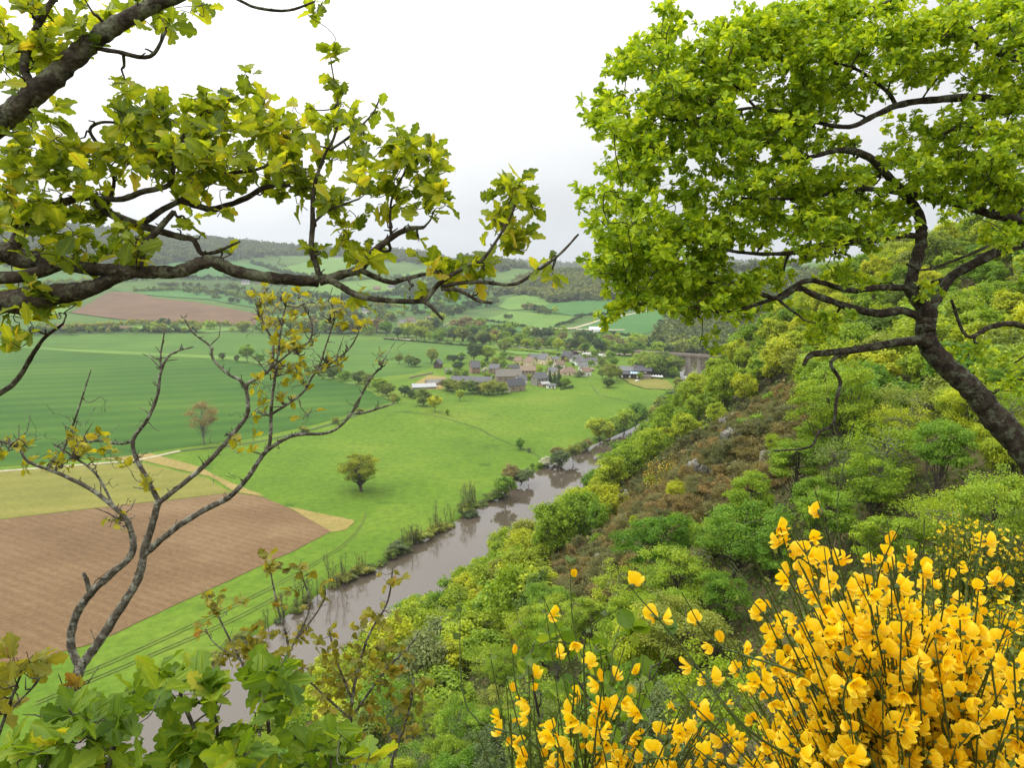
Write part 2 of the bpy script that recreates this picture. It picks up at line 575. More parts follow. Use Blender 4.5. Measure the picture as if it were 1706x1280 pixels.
M['pasture'] = ground_mat('far_pasture', [(0.3, (0.095, 0.185, 0.032)), (0.7, (0.135, 0.230, 0.040))], 0.01, 5, 0.1, 0.1)
M['pasture_dark'] = ground_mat('far_crop', [(0.3, (0.048, 0.135, 0.030)), (0.7, (0.068, 0.165, 0.035))], 0.01, 5, 0.1, 0.1)
M['scrub'] = ground_mat('far_scrub', [(0.3, (0.050, 0.085, 0.028)), (0.7, (0.095, 0.130, 0.045))], 0.02, 7, 0.1, 0.25)
M['wheel'] = ground_mat('wheel_worn_grass', [(0.35, (0.085, 0.150, 0.018)), (0.65, (0.130, 0.165, 0.032))], 0.2, 6, 0.8, 0.2)
M['road'] = plain_mat('worn_asphalt', (0.21, 0.205, 0.20), 0.9, 0.12, 0.3)
M['track'] = ground_mat('stony_track', [(0.3, (0.30, 0.27, 0.17)), (0.7, (0.42, 0.38, 0.26))], 0.1, 6, 0.8, 0.2)


def terrain_mat():
    """grass on the valley floor, leaf litter and rock on the steep bank; scrubby ground on the far hills"""
    m, nt, N, L = new_mat('terrain')
    out = N('ShaderNodeOutputMaterial'); b = N('ShaderNodeBsdfPrincipled'); L(b.outputs[0], out.inputs[0])
    b.inputs['Roughness'].default_value = 0.95; b.inputs['Specular IOR Level'].default_value = 0.1
    tc = N('ShaderNodeTexCoord')

    def nz(scale, detail=6, rough=0.6):
        n = N('ShaderNodeTexNoise'); L(tc.outputs['Object'], n.inputs['Vector'])
        n.inputs['Scale'].default_value = scale; n.inputs['Detail'].default_value = detail; n.inputs['Roughness'].default_value = rough
        return n.outputs['Fac']

    def mixc(f, a, b_):
        x = N('ShaderNodeMix'); x.data_type = 'RGBA'; L(f, x.inputs['Factor']); L(a, x.inputs['A']); L(b_, x.inputs['B'])
        return x.outputs['Result']
    gr = ramp(N, [(0.30, (0.082, 0.155, 0.014)), (0.48, (0.108, 0.192, 0.016)), (0.60, (0.136, 0.214, 0.021)), (0.75, (0.178, 0.226, 0.033))])
    L(nz(0.016, 8, 0.62), gr.inputs[0])
    tuft = ramp(N, [(0.35, (0.72, 0.74, 0.72)), (0.62, (1.08, 1.06, 1.05))]); L(nz(0.33, 6, 0.7), tuft.inputs[0])
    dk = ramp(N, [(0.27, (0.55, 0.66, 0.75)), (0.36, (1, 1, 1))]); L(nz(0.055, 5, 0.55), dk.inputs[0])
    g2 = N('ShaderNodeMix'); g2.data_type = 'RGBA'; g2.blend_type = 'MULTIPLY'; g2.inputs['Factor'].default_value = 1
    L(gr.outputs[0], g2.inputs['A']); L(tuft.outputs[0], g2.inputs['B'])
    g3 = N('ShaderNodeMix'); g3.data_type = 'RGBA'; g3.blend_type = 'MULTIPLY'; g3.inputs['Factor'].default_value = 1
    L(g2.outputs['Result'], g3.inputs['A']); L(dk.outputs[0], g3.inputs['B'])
    sl_ = ramp(N, [(0.30, (0.030, 0.034, 0.014)), (0.46, (0.070, 0.068, 0.026)), (0.60, (0.115, 0.088, 0.045)), (0.72, (0.10, 0.13, 0.03))])
    L(nz(0.45, 8, 0.65), sl_.inputs[0])
    fh = ramp(N, [(0.30, (0.040, 0.072, 0.020)), (0.50, (0.075, 0.135, 0.030)), (0.70, (0.110, 0.180, 0.038))])
    L(nz(0.006, 8, 0.65), fh.inputs[0])
    av = N('ShaderNodeAttribute'); av.attribute_name = 'zone_slope'
    ah = N('ShaderNodeAttribute'); ah.attribute_name = 'zone_hill'
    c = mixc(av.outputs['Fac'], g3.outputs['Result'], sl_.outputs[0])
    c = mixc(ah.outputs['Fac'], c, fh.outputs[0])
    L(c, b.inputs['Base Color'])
    bp = N('ShaderNodeBump'); bp.inputs['Strength'].default_value = 0.5; bp.inputs['Distance'].default_value = 0.25
    L(nz(0.9, 6, 0.7), bp.inputs['Height']); L(bp.outputs[0], b.inputs['Normal'])
    return m


def build_terrain():
    az = np.radians(np.concatenate([np.arange(-180, -60, 6.0), np.arange(-60, -44, 1.0), np.arange(-44, 44, 0.2), np.arange(44, 60, 1.0), np.arange(60, 180, 6.0)]))
    rr = np.concatenate([np.geomspace(0.5, 120, 150), np.geomspace(121.5, 1000, 240)[0:], np.geomspace(1012, 12000, 170)])
    na, nr = len(az), len(rr)
    A, Q = np.meshgrid(az, rr, indexing='ij')
    X, Y = Q * np.sin(A), Q * np.cos(A)
    Z = height(X, Y)
    v = np.stack([X, Y, Z], -1).reshape(-1, 3)
    i, j = np.meshgrid(np.arange(na), np.arange(nr - 1), indexing='ij')
    i2 = (i + 1) % na
    f = np.stack([i * nr + j, i2 * nr + j, i2 * nr + j + 1, i * nr + j + 1], -1).reshape(-1, 4)[:, ::-1].copy()
    s = Soup()
    s.add(v, f)
    n0 = s.n
    s.add([(0, 0, h1(0, 0))], np.zeros((0, 4), int))
    s.loops.append(np.stack([np.full(na, n0), ((np.arange(na) + 1) % na) * nr, np.arange(na) * nr], -1).ravel().astype(np.int32))
    s.sizes.append(np.full(na, 3, np.int32)); s.mi.append(np.zeros(na, np.int32))
    me = s.mesh('ground', smooth=True)
    u = river_u(X, Y)
    r = Q
    zs = (sstep(RIVER_W + 1, RIVER_W + 6, u) * (1 - sstep(640, 760, r))).ravel()
    zs = np.maximum(zs, 0)
    zh = sstep(900, 1060, r).ravel()
    for nm, val in (('zone_slope', zs), ('zone_hill', zh)):
        a = me.attributes.new(nm, 'FLOAT', 'POINT')
        a.data.foreach_set('value', np.append(val, zs[0] if nm == 'zone_slope' else 0).astype(np.float32))
    o = link('ground', me, [terrain_mat()])
    tag(o, kind='structure')


build_terrain()


def densify(w, step):
    out = []
    for a, b in zip(w, np.roll(w, -1, axis=0)):
        n = max(1, int(np.linalg.norm(b - a) / step))
        for k in range(n): out.append(a + (b - a) * k / n)
    return np.array(out)


def drape(name, world, mat, off=0.12, step=None, wob=0.0, seed=1):
    """a sheet lying on the ground inside a polygon"""
    w = np.asarray(world, float)[:, :2]
    ext = (w.max(0) - w.min(0))
    step = step or max(ext) / 30
    w = densify(w, step)
    if wob:
        w = w + wob * np.stack([fnoise(w[:, 0] / (step * 3), w[:, 1] / (step * 3), seed), fnoise(w[:, 0] / (step * 3), w[:, 1] / (step * 3), seed + 9)], -1)
    gx, gy = np.meshgrid(np.arange(w[:, 0].min(), w[:, 0].max(), step), np.arange(w[:, 1].min(), w[:, 1].max(), step))
    pts = [Vector(p) for p in w] + [Vector(p) for p in np.stack([gx.ravel() + 0.13 * step, gy.ravel() + 0.21 * step], -1)]
    edges = [(i, (i + 1) % len(w)) for i in range(len(w))]
    vo, eo, fo = delaunay_2d_cdt(pts, edges, [list(range(len(w)))], 2, 1e-4)[:3]
    vx = np.array([(p.x, p.y) for p in vo])
    d = np.hypot(vx[:, 0], vx[:, 1])
    z = height(vx[:, 0], vx[:, 1]) + off + 0.0007 * np.maximum(d - 700, 0)
    s = Soup()
    fs = []
    for f in fo:
        a, b, c = (vx[i] for i in f[:3])
        fs.append(tuple(f) if (b[0] - a[0]) * (c[1] - a[1]) - (b[1] - a[1]) * (c[0] - a[0]) > 0 else tuple(f[::-1]))
    s.add(np.column_stack([vx, z]), fs)
    o = s.build(name, mat, smooth=True)
    return tag(o, kind='structure')


def pl(*pts):
    return np.array([plan(*p) for p in pts])


# ------------------------------------------------------------------ fields, roads, river
drape('crop_field', pl((-420, 812), (0, 779), (220, 758), (330, 743), (430, 729), (560, 697), (655, 669), (600, 644), (480, 618), (385, 600), (230, 593), (-60, 571), (-420, 560)), M['crop'], 0.12, 8, 2.0)
drape('grass_track', pl((-420, 558), (-60, 570), (230, 592), (385, 599), (480, 617), (600, 643), (604, 641), (482, 613), (388, 594), (232, 587), (-60, 566), (-420, 555)), M['pasture'], 0.20, 14)
drape('crop_field', pl((-420, 553), (-60, 565), (232, 586), (388, 593), (480, 612), (600, 632), (690, 622), (735, 606), (793, 590), (800, 577), (640, 566), (520, 562), (380, 557), (200, 558), (0, 562), (-420, 550)), M['crop_light'], 0.12, 18, 2)
drape('stubble_field', pl((-420, 906), (0, 866), (200, 842), (388, 821), (345, 797), (232, 771), (0, 785), (-420, 822)), M['stubble'], 0.10, 8, 1)
drape('ploughed_field', pl((-420, 912), (0, 867), (200, 843), (390, 822), (440, 830), (478, 846), (520, 868), (552, 886), (480, 924), (300, 1005), (150, 1075), (0, 1118), (-420, 1235)), M['plough'], 0.12, 5, 0.8)
drape('dry_grass_patch', pl((478, 845), (530, 856), (592, 869), (575, 884), (553, 887), (520, 868)), M['dry'], 0.16, 3, 0.8)
drape('dry_grass_patch', pl((160, 766), (235, 768), (350, 795), (392, 820), (440, 829), (430, 822), (380, 803), (330, 778), (250, 756), (200, 762)), M['dry'], 0.18, 4, 0.6)
FAR = [
    ('ploughed_field', 'plough_far', [(118, 522), (180, 488), (225, 486), (262, 498), (330, 505), (430, 524), (425, 542), (330, 538), (200, 533)]),
    ('ploughed_field', 'plough_far', [(60, 541), (180, 541), (225, 546), (180, 552), (60, 550)]),
    ('pasture', 'pasture_dark', [(182, 484), (262, 494), (350, 500), (440, 516), (446, 510), (380, 492), (300, 484)]),
    ('pasture', 'pasture', [(500, 492), (560, 470), (640, 462), (660, 470), (600, 490), (540, 505)]),
    ('pasture', 'pasture_dark', [(280, 440), (330, 432), (430, 440), (520, 458), (500, 470), (380, 462), (280, 460)]),
    ('pasture', 'pasture', [(440, 455), (500, 440), (560, 428), (600, 436), (580, 452), (520, 468)]),
    ('pasture', 'pasture', [(610, 470), (700, 450), (760, 452), (770, 470), (700, 482), (620, 488)]),
    ('pasture', 'pasture_dark', [(600, 500), (700, 488), (800, 492), (830, 510), (700, 520), (600, 512)]),
    ('crop_field', 'pasture_dark', [(735, 540), (790, 536), (850, 542), (880, 552), (840, 556), (740, 552)]),
    ('pasture', 'pasture', [(806, 533), (850, 520), (960, 528), (968, 532), (936, 545), (880, 550), (852, 541)]),
    ('pasture', 'pasture', [(845, 498), (870, 492), (910, 495), (925, 505), (880, 516), (850, 518), (830, 512)]),
    ('crop_field', 'pasture_dark', [(900, 508), (960, 503), (1040, 499), (1075, 505), (1060, 515), (990, 525), (955, 527), (895, 518)]),
    ('crop_field', 'pasture_dark', [(958, 546), (1005, 530), (1080, 518), (1100, 520), (1110, 545), (1070, 558), (1000, 556)]),
    ('pasture', 'pasture', [(990, 561), (1070, 562), (1060, 580), (1020, 577), (985, 570)]),
    ('pasture', 'pasture', [(690, 566), (800, 572), (850, 581), (960, 584), (940, 590), (860, 592), (800, 577), (700, 570)]),
    ('pasture', 'pasture', [(0, 500), (110, 505), (118, 520), (60, 530), (-100, 520)]),
    ('pasture', 'pasture', [(220, 545), (330, 545), (420, 549), (350, 555), (240, 554)]),
    ('pasture', 'pasture', [(440, 530), (520, 520), (580, 528), (560, 545), (470, 548)]),
    ('pasture', 'pasture_dark', [(-100, 470), (60, 455), (150, 462), (170, 480), (60, 492), (-100, 490)]),
]
for nm, mt, pts in FAR:
    w = pl(*pts)
    drape(nm, w, M[mt], 0.6, max(w.max(0)[:2] - w.min(0)[:2]) / 26)
drape('track', pl((880, 549), (955, 547), (1010, 530), (1085, 517), (1086, 518), (1012, 532), (957, 549.5), (880, 552)), M['track'], 1.0, 8)
drape('track', pl((960, 549), (1040, 550), (1042, 551.5), (960, 551)), M['track'], 1.0, 8)
drape('road', pl((640, 563), (800, 573.5), (960, 585), (1070, 592), (1070, 594), (960, 587), (800, 575.5), (640, 564.2)), M['track'], 0.35, 8)
drape('road', pl((1072, 608), (1080, 608), (1086, 592), (1094, 582), (1089, 582), (1079, 592)), M['road'], 0.5, 4)
drape('garden_lawn', pl((1032, 628), (1060, 632), (1090, 631), (1112, 634), (1122, 646), (1124, 650), (1075, 648), (1050, 640)), M['stubble'], 0.25, 3)
drape('yard', pl((690, 640), (712, 626), (742, 628), (744, 642), (738, 649), (700, 650), (680, 646)), M['dry'], 0.2, 3, 0.8)


def meadow_track(pts, name='grass_track', wd=0.5, mat='wheel', off=0.14):
    w = np.array([plan(*p)[:2] for p in pts])
    w, _ = smooth_path(w, np.ones(len(w)), 8)
    t = np.gradient(w, axis=0); t /= np.linalg.norm(t, axis=1, keepdims=True)
    nrm = np.stack([-t[:, 1], t[:, 0]], -1) * wd / 2
    s = Soup()
    a, b = w + nrm, w - nrm
    v = np.column_stack([np.concatenate([a, b]), height(*np.concatenate([a, b]).T) + off])
    n = len(w); i = np.arange(n - 1)
    s.add(v, np.stack([i + n, i + 1 + n, i + 1, i], -1))
    tag(s.build(name, M[mat], smooth=True), kind='structure')


for dy in (0, 5):
    meadow_track([(120, 1130 + dy), (300, 1050 + dy), (450, 978 + dy), (560, 915 + dy), (598, 878 + dy), (610, 855)])
    meadow_track([(60, 1170 + dy), (240, 1095 + dy), (400, 1025 + dy), (520, 960 + dy)])
meadow_track([(655, 686), (720, 692), (790, 712), (826, 730), (880, 752), (915, 775)], wd=0.8, mat='scrub')
meadow_track([(985, 642), (1000, 658), (1040, 668), (1070, 674), (1120, 676)], wd=0.8, mat='scrub')
meadow_track([(300, 752), (420, 738), (520, 716), (600, 690), (650, 675)], wd=2.6, mat='scrub', off=0.2)
meadow_track([(-100, 794), (100, 778), (220, 768), (300, 752)], wd=3.0, mat='track', off=0.2)


def build_river():
    m, nt, N, L = new_mat('river_water')
    out = N('ShaderNodeOutputMaterial'); b = N('ShaderNodeBsdfPrincipled'); L(b.outputs[0], out.inputs[0])
    b.inputs['Base Color'].default_value = (0.088, 0.070, 0.049, 1)
    b.inputs['Roughness'].default_value = 0.035; b.inputs['IOR'].default_value = 1.38
    b.inputs['Specular IOR Level'].default_value = 0.9
    tc = N('ShaderNodeTexCoord'); mp = N('ShaderNodeMapping'); L(tc.outputs['Object'], mp.inputs[0])
    mp.inputs['Rotation'].default_value = (0, 0, R(28)); mp.inputs['Scale'].default_value = (1, 0.45, 1)
    n1 = N('ShaderNodeTexNoise'); L(mp.outputs[0], n1.inputs['Vector']); n1.inputs['Scale'].default_value = 0.5; n1.inputs['Detail'].default_value = 5
    bp = N('ShaderNodeBump'); bp.inputs['Strength'].default_value = 0.16; bp.inputs['Distance'].default_value = 0.12
    L(n1.outputs['Fac'], bp.inputs['Height']); L(bp.outputs[0], b.inputs['Normal'])
    w, _ = smooth_path(BANK, np.ones(len(BANK)), 6)
    t = np.gradient(w, axis=0); t /= np.linalg.norm(t, axis=1, keepdims=True)
    nr = np.stack([t[:, 1], -t[:, 0]], -1)
    kk = np.ones(13) / 13
    nr = np.stack([np.convolve(np.pad(nr[:, q], 6, mode='edge'), kk, mode='valid') for q in (0, 1)], -1)
    a, c = w - nr * 6, w + nr * (RIVER_W + 8)
    n = len(w)
    s = Soup()
    s.add(np.column_stack([np.concatenate([a, c]), np.full(2 * n, -1.1)]), np.stack([np.arange(n - 1), np.arange(n - 1) + n, np.arange(1, n) + n, np.arange(1, n)], -1))
    tag(s.build('river_water', m), kind='structure')


build_river()


def build_haze():
    m, nt, N, L = new_mat('haze_air')
    out = N('ShaderNodeOutputMaterial')
    v = N('ShaderNodeVolumePrincipled')
    v.inputs['Color'].default_value = (0.86, 0.93, 1.0, 1)
    v.inputs['Density'].default_value = HAZE
    v.inputs['Anisotropy'].default_value = 0.2
    L(v.outputs[0], out.inputs['Volume'])
    s = Soup()
    s.box(-13000, 13000, -13000, 13000, -400, 700)
    o = s.build('haze', m)
    tag(o, kind='stuff')


HAZE = 0.000095

# ------------------------------------------------------------------ plants: leaf soups and prototypes
LEAF_Q = (np.array([(0, 0, 0), (0.38, 0.45, 0.10), (0, 1, -0.06), (-0.38, 0.45, 0.10)], float), np.array([(0, 1, 2, 3)]))
# a simple lobed leaf, two halves folded along the midrib
def _outline(n):
    t = np.linspace(0, 1, n)
    env = 0.33 * np.sin(np.pi * np.clip(0.04 + 0.93 * t ** 1.35, 0, 1)) ** 0.75
    w = env * (0.58 + 0.46 * np.abs(np.cos(np.pi * (3.6 * t - 0.60))) ** 0.6)
    w[0] = 0.012; w[-1] = 0.0
    return np.stack([w, t], -1)


def oak_leaf(fold=0.22, curl=-0.22, detail=True):
    pts = _outline(30) if detail else [(0, 0), (0.16, 0.2), (0.12, 0.36), (0.34, 0.62), (0.20, 0.86), (0.0, 1.0)]
    n = len(pts)
    v = []
    for sx in (1, -1):
        for x, y in pts:
            wob = 0.10 * math.sin(8 * y + sx)
            v.append((sx * x, y, x * fold + curl * y * y + wob * x * 2))
        v.append((0, 1 - 1e-3, curl)) if detail else None
        if detail: v += [(0, 0.66, curl * 0.44), (0, 0.33, curl * 0.11)]
    k = len(v) // 2
    f = [tuple(range(k)), tuple(range(2 * k - 1, k - 1, -1))]
    v = np.array(v)
    vein = np.where(np.abs(v[:, 0]) < 0.02, 0.20, -0.05)          # the pale midrib
    return v, f, vein


def rand_unit(rng, n):
    v = rng.normal(size=(n, 3))
    return v / np.linalg.norm(v, axis=1, keepdims=True)


def add_leaves(s, cen, nrm, size, rng, tint, tmpl=LEAF_Q, mi=0, dirs=None, jitter=0.35):
    """one leaf at every centre, its face along nrm; size: mean length"""
    n = len(cen)
    if n == 0: return
    tv, tf = tmpl[:2]
    N_ = nrm / (np.linalg.norm(nrm, axis=1, keepdims=True) + 1e-9)
    d = rand_unit(rng, n) if dirs is None else dirs + 0.5 * rand_unit(rng, n)
    d = d - N_ * (d * N_).sum(1, keepdims=True)
    d /= np.linalg.norm(d, axis=1, keepdims=True) + 1e-9
    x = np.cross(d, N_)
    sz = np.asarray(size) * (1 + jitter * rng.uniform(-1, 1, n))
    wd = rng.uniform(0.85, 1.15, n)
    k = len(tv)
    loc = tv[None] * np.stack([wd, np.ones(n), rng.uniform(0.3, 1.6, n)], -1)[:, None, :]
    w = (loc[:, :, 0:1] * x[:, None] + loc[:, :, 1:2] * d[:, None] + loc[:, :, 2:3] * N_[:, None]) * sz[:, None, None] + cen[:, None]
    if isinstance(tf, np.ndarray):
        f = (tf[None] + (np.arange(n) * k)[:, None, None]).reshape(-1, tf.shape[1])
        s.add(w.reshape(-1, 3), f, mi, np.repeat(tint, k))
    else:
        base = s.n
        tt = np.repeat(tint, k)
        if len(tmpl) > 2: tt = np.clip(tt + np.tile(tmpl[2], n), 0, 1)
        s.add(w.reshape(-1, 3), np.zeros((0, 3), int), mi, tt)
        for face in tf:
            f = np.array(face)[None] + (np.arange(n) * k)[:, None]
            s.loops.append((f + base).ravel().astype(np.int32))
            s.sizes.append(np.full(n, len(face), np.int32)); s.mi.append(np.full(n, mi, np.int32))


def wiggle(p0, p1, rng, n=4, amp=0.12):
    p0, p1 = np.asarray(p0, float), np.asarray(p1, float)
    t = np.linspace(0, 1, n)[:, None]
    L_ = np.linalg.norm(p1 - p0)
    p = p0 * (1 - t) + p1 * t
    p[1:-1] += rng.normal(size=(n - 2, 3)) * amp * L_
    return p


def crown_shape(seed, height_=7.5, rad=3.0, base=0.30, lumps=46, leaves=9000, leaf=0.13, flat_=0.62, dense=1.0, lump_r=(0.20, 0.36), tmpl=LEAF_Q, trunk_r=0.16, bare=0.0, sides=6):
    """trunk-and-limbs soup and leaf soup for one tree standing at the origin"""
    rng = np.random.default_rng(seed)
    tr, cr = Soup(), Soup()
    cz = height_ * (base + 1) / 2
    hz = height_ * (1 - base) / 2
    lean = rng.normal(size=2) * 0.06 * height_
    fork = np.array([lean[0] * 0.5, lean[1] * 0.5, height_ * (base * 0.9 + 0.08)])
    top = np.array([lean[0], lean[1], height_ * 0.86])
    p, r = smooth_path([(0, 0, -0.5), (lean[0] * 0.15, lean[1] * 0.2, height_ * base * 0.5), fork, (fork + top) / 2 + rng.normal(size=3) * 0.2, top], [trunk_r * 1.25, trunk_r, trunk_r * 0.8, trunk_r * 0.45, 0.02], 4)
    tr.tube(p, r, sides, cap=False)
    u = rand_unit(rng, lumps)
    u[:, 2] = u[:, 2] * 0.8 + 0.15
    rad_f = rng.uniform(0.55, 1.0, lumps) ** 0.6
    # an uneven outline
    wob = 1 + 0.28 * np.sin(np.arctan2(u[:, 1], u[:, 0]) * 2 + rng.uniform(0, 6)) * rng.uniform(0.3, 1) + rng.normal(size=lumps) * 0.08
    lc = u * rad_f[:, None] * np.array([rad, rad, hz]) * wob[:, None] * 0.86 + np.array([lean[0] * 0.8, lean[1] * 0.8, cz])
    lr = rad * rng.uniform(*lump_r, lumps)
    lt = rng.normal(size=lumps) * 0.13
    for i in range(lumps):
        if rng.uniform() < 0.75:
            a = p[int(rng.integers(len(p) // 3, len(p) - 2))]
            w = wiggle(a, lc[i] - np.array([0, 0, 0.2 * lr[i]]), rng, 4, 0.09)
            tr.tube(w, np.linspace(trunk_r * 0.36, 0.012, 4), 4, cap=False)
    per = lr ** 2; per = per / per.sum()
    cnt = rng.multinomial(int(leaves * (1 - bare)), per)
    idx = np.repeat(np.arange(lumps), cnt)
    n = len(idx)
    d = rand_unit(rng, n)
    d[:, 2] = d[:, 2] * 0.75 + 0.22
    rr = rng.uniform(0.35, 1.0, n) ** 0.55
    # sprays: leaves gather round a few points of each lump
    sub = rng.normal(size=(lumps, 9, 3)); sub /= np.linalg.norm(sub, axis=2, keepdims=True)
    pick = sub[idx, rng.integers(0, 9, n)]
    d = d * 0.55 + pick * 0.62
    c = lc[idx] + d * lr[idx][:, None] * rr[:, None] * np.array([1.15, 1.15, flat_])
    nr = d * np.array([0.7, 0.7, 0.6]) + np.array([0, 0, 0.55]) + 0.65 * rand_unit(rng, n)
    tint = np.clip(0.47 + lt[idx] + 0.17 * rng.normal(size=n), 0, 1)
    add_leaves(cr, c, nr, leaf, rng, tint, tmpl)
    return tr, cr


LM = dict(
    oak=leaf_mat('oak_leaves', (0.111, 0.189, 0.016), (0.239, 0.363, 0.022), (0.404, 0.514, 0.034), 0.42),
    fresh=leaf_mat('fresh_leaves', (0.106, 0.197, 0.019), (0.235, 0.379, 0.032), (0.397, 0.510, 0.047), 0.42),
    lime=leaf_mat('lime_leaves', (0.150, 0.218, 0.013), (0.314, 0.414, 0.019), (0.489, 0.568, 0.032), 0.42),
    olive=leaf_mat('budding_leaves', (0.111, 0.158, 0.025), (0.215, 0.288, 0.042), (0.337, 0.393, 0.063), 0.38),
    dark=leaf_mat('dark_leaves', (0.033, 0.065, 0.016), (0.070, 0.131, 0.027), (0.138, 0.206, 0.048), 0.25),
    grey=leaf_mat('grey_green_leaves', (0.091, 0.130, 0.044), (0.163, 0.221, 0.075), (0.254, 0.305, 0.111), 0.3),
    gorse=leaf_mat('gorse_sprigs', (0.102, 0.087, 0.025), (0.210, 0.168, 0.048), (0.353, 0.259, 0.064), 0.25, 0.04),
    heath=leaf_mat('dull_gorse_sprigs', (0.066, 0.081, 0.024), (0.143, 0.155, 0.043), (0.245, 0.223, 0.065), 0.25, 0.04),
    copper=leaf_mat('copper_leaves', (0.018, 0.012, 0.012), (0.040, 0.022, 0.022), (0.070, 0.038, 0.032), 0.2),
    buff=leaf_mat('opening_buds', (0.150, 0.140, 0.045), (0.235, 0.205, 0.070), (0.32, 0.265, 0.10), 0.3),
    blossom=leaf_mat('white_blossom', (0.30, 0.34, 0.22), (0.60, 0.62, 0.50), (0.75, 0.75, 0.68), 0.3),
    willow=leaf_mat('willow_leaves', (0.131, 0.175, 0.030), (0.244, 0.300, 0.053), (0.356, 0.388, 0.075), 0.42),
    wood=leaf_mat('mixed_wood_leaves', (0.044, 0.076, 0.021), (0.101, 0.152, 0.034), (0.178, 0.218, 0.052), 0.35),
    under=leaf_mat('undergrowth_leaves', (0.055, 0.081, 0.016), (0.123, 0.176, 0.026), (0.246, 0.299, 0.046), 0.3),
    meadow=leaf_mat('meadow_oak_leaves', (0.125, 0.160, 0.014), (0.270, 0.320, 0.022), (0.420, 0.440, 0.035), 0.58, 0.0),
    ridge=leaf_mat('ridge_wood_leaves', (0.052, 0.076, 0.028), (0.092, 0.129, 0.039), (0.144, 0.172, 0.053), 0.35),
)
BM = dict(
    bark=bark_mat('grey_bark', (0.035, 0.028, 0.020), (0.085, 0.072, 0.055), (0.15, 0.135, 0.11), 2.5, None, 0.03),
    pale=bark_mat('pale_bark', (0.10, 0.095, 0.08), (0.19, 0.18, 0.155), (0.30, 0.29, 0.26), 2.5, None, 0.02),
    oak=bark_mat('oak_bark', (0.018, 0.013, 0.009), (0.050, 0.038, 0.026), (0.105, 0.085, 0.06), 7.0, (0.16, 0.17, 0.125), 0.02),
)

PROTO = {}


def proto(kind, k, **kw):
    t, c = crown_shape(**kw)
    PROTO[kind, k] = (t.mesh('trunk_' + kind, True), c.mesh('crown_' + kind))


for k in range(5):
    proto('near', k, seed=100 + k, height_=(7, 8, 6.2, 7.5, 5.5)[k], rad=(2.9, 3.1, 3.0, 2.6, 2.8)[k], base=(0.14, 0.22, 0.10, 0.2, 0.06)[k],
          lumps=(54, 60, 50, 46, 44)[k], leaves=15000, leaf=0.14, lump_r=(0.19, 0.34))
    proto('mid', k, seed=200 + k, height_=(9, 10, 8, 9, 7)[k], rad=(3.6, 4.2, 3.8, 3.2, 3.6)[k], base=(0.06, 0.10, 0.03, 0.12, 0.0)[k],
          lumps=(44, 50, 40, 40, 36)[k], leaves=4600, leaf=0.42, lump_r=(0.22, 0.38), sides=5, flat_=0.85)
for k in range(4):
    proto('far', k, seed=300 + k, height_=(9, 10, 8, 7)[k], rad=(3.8, 4.2, 4.0, 4.0)[k], base=(0.04, 0.06, 0.02, 0.0)[k],
          lumps=22, leaves=850, leaf=0.95, lump_r=(0.26, 0.42), sides=4, flat_=0.9)
for k in range(3):
    proto('shrub', k, seed=400 + k, height_=(2.6, 3.4, 2.2)[k], rad=(1.9, 2.0, 1.7)[k], base=0.02, lumps=(26, 30, 22)[k], leaves=2600, leaf=0.26, lump_r=(0.26, 0.42), trunk_r=0.06, sides=4)
for k in range(3):   # gorse: spiky brown cushions
    proto('gorse', k, seed=450 + k, height_=(2.0, 1.7, 2.3)[k], rad=(1.5, 1.6, 1.3)[k], base=0.0, lumps=(26, 24, 28)[k], leaves=5200, leaf=0.15, lump_r=(0.22, 0.38), trunk_r=0.05, sides=4, flat_=0.8,
          tmpl=(np.array([(0, 0, 0), (0.14, 0.4, 0.03), (0, 1, 0), (-0.14, 0.4, 0.03)]), np.array([(0, 1, 2, 3)])))
proto('oak_meadow', 0, seed=511, height_=16.5, rad=7.6, base=0.13, lumps=90, leaves=9500, leaf=0.44, lump_r=(0.15, 0.25), trunk_r=0.6, flat_=0.75)
proto('budding', 0, seed=502, height_=16, rad=6.0, base=0.24, lumps=60, leaves=5200, leaf=0.30, lump_r=(0.2, 0.34), trunk_r=0.22, flat_=0.7)
proto('sparse', 0, seed=503, height_=7, rad=3.0, base=0.12, lumps=60, leaves=3600, leaf=0.15, lump_r=(0.2, 0.34), trunk_r=0.13, flat_=0.7)
proto('sparse', 2, seed=505, height_=8, rad=2.6, base=0.25, lumps=54, leaves=5600, leaf=0.14, lump_r=(0.16, 0.28), trunk_r=0.13, flat_=0.6)
proto('sparse', 1, seed=504, height_=6, rad=3.2, base=0.10, lumps=66, leaves=4600, leaf=0.15, lump_r=(0.2, 0.34), trunk_r=0.12, flat_=0.7)


def conifer(seed, h, r):
    rng = np.random.default_rng(seed)
    tr, cr = Soup(), Soup()
    tr.tube([(0, 0, -0.3), (0, 0, h * 0.9)], [0.18, 0.03], 5)
    n = 2200
    z = h * (1 - np.sqrt(rng.uniform(0, 0.985, n)))
    a = rng.uniform(0, 2 * np.pi, n)
    rad = r * (1 - z / h) * (0.75 + 0.25 * np.sin(a * 5 + z * 3)) * rng.uniform(0.5, 1, n) ** 0.5 + 0.1
    c = np.stack([rad * np.cos(a), rad * np.sin(a), z + 0.3], -1)
    nr = np.stack([np.cos(a), np.sin(a), np.full(n, 0.6)], -1) + 0.5 * rand_unit(rng, n)
    add_leaves(cr, c, nr, 0.45, rng, np.clip(0.45 + 0.2 * rng.normal(size=n), 0, 1))
    return tr, cr


_t, _c = conifer(9, 9.0, 2.4)
PROTO['conifer', 0] = (_t.mesh('trunk_conifer', True), _c.mesh('crown_conifer'))


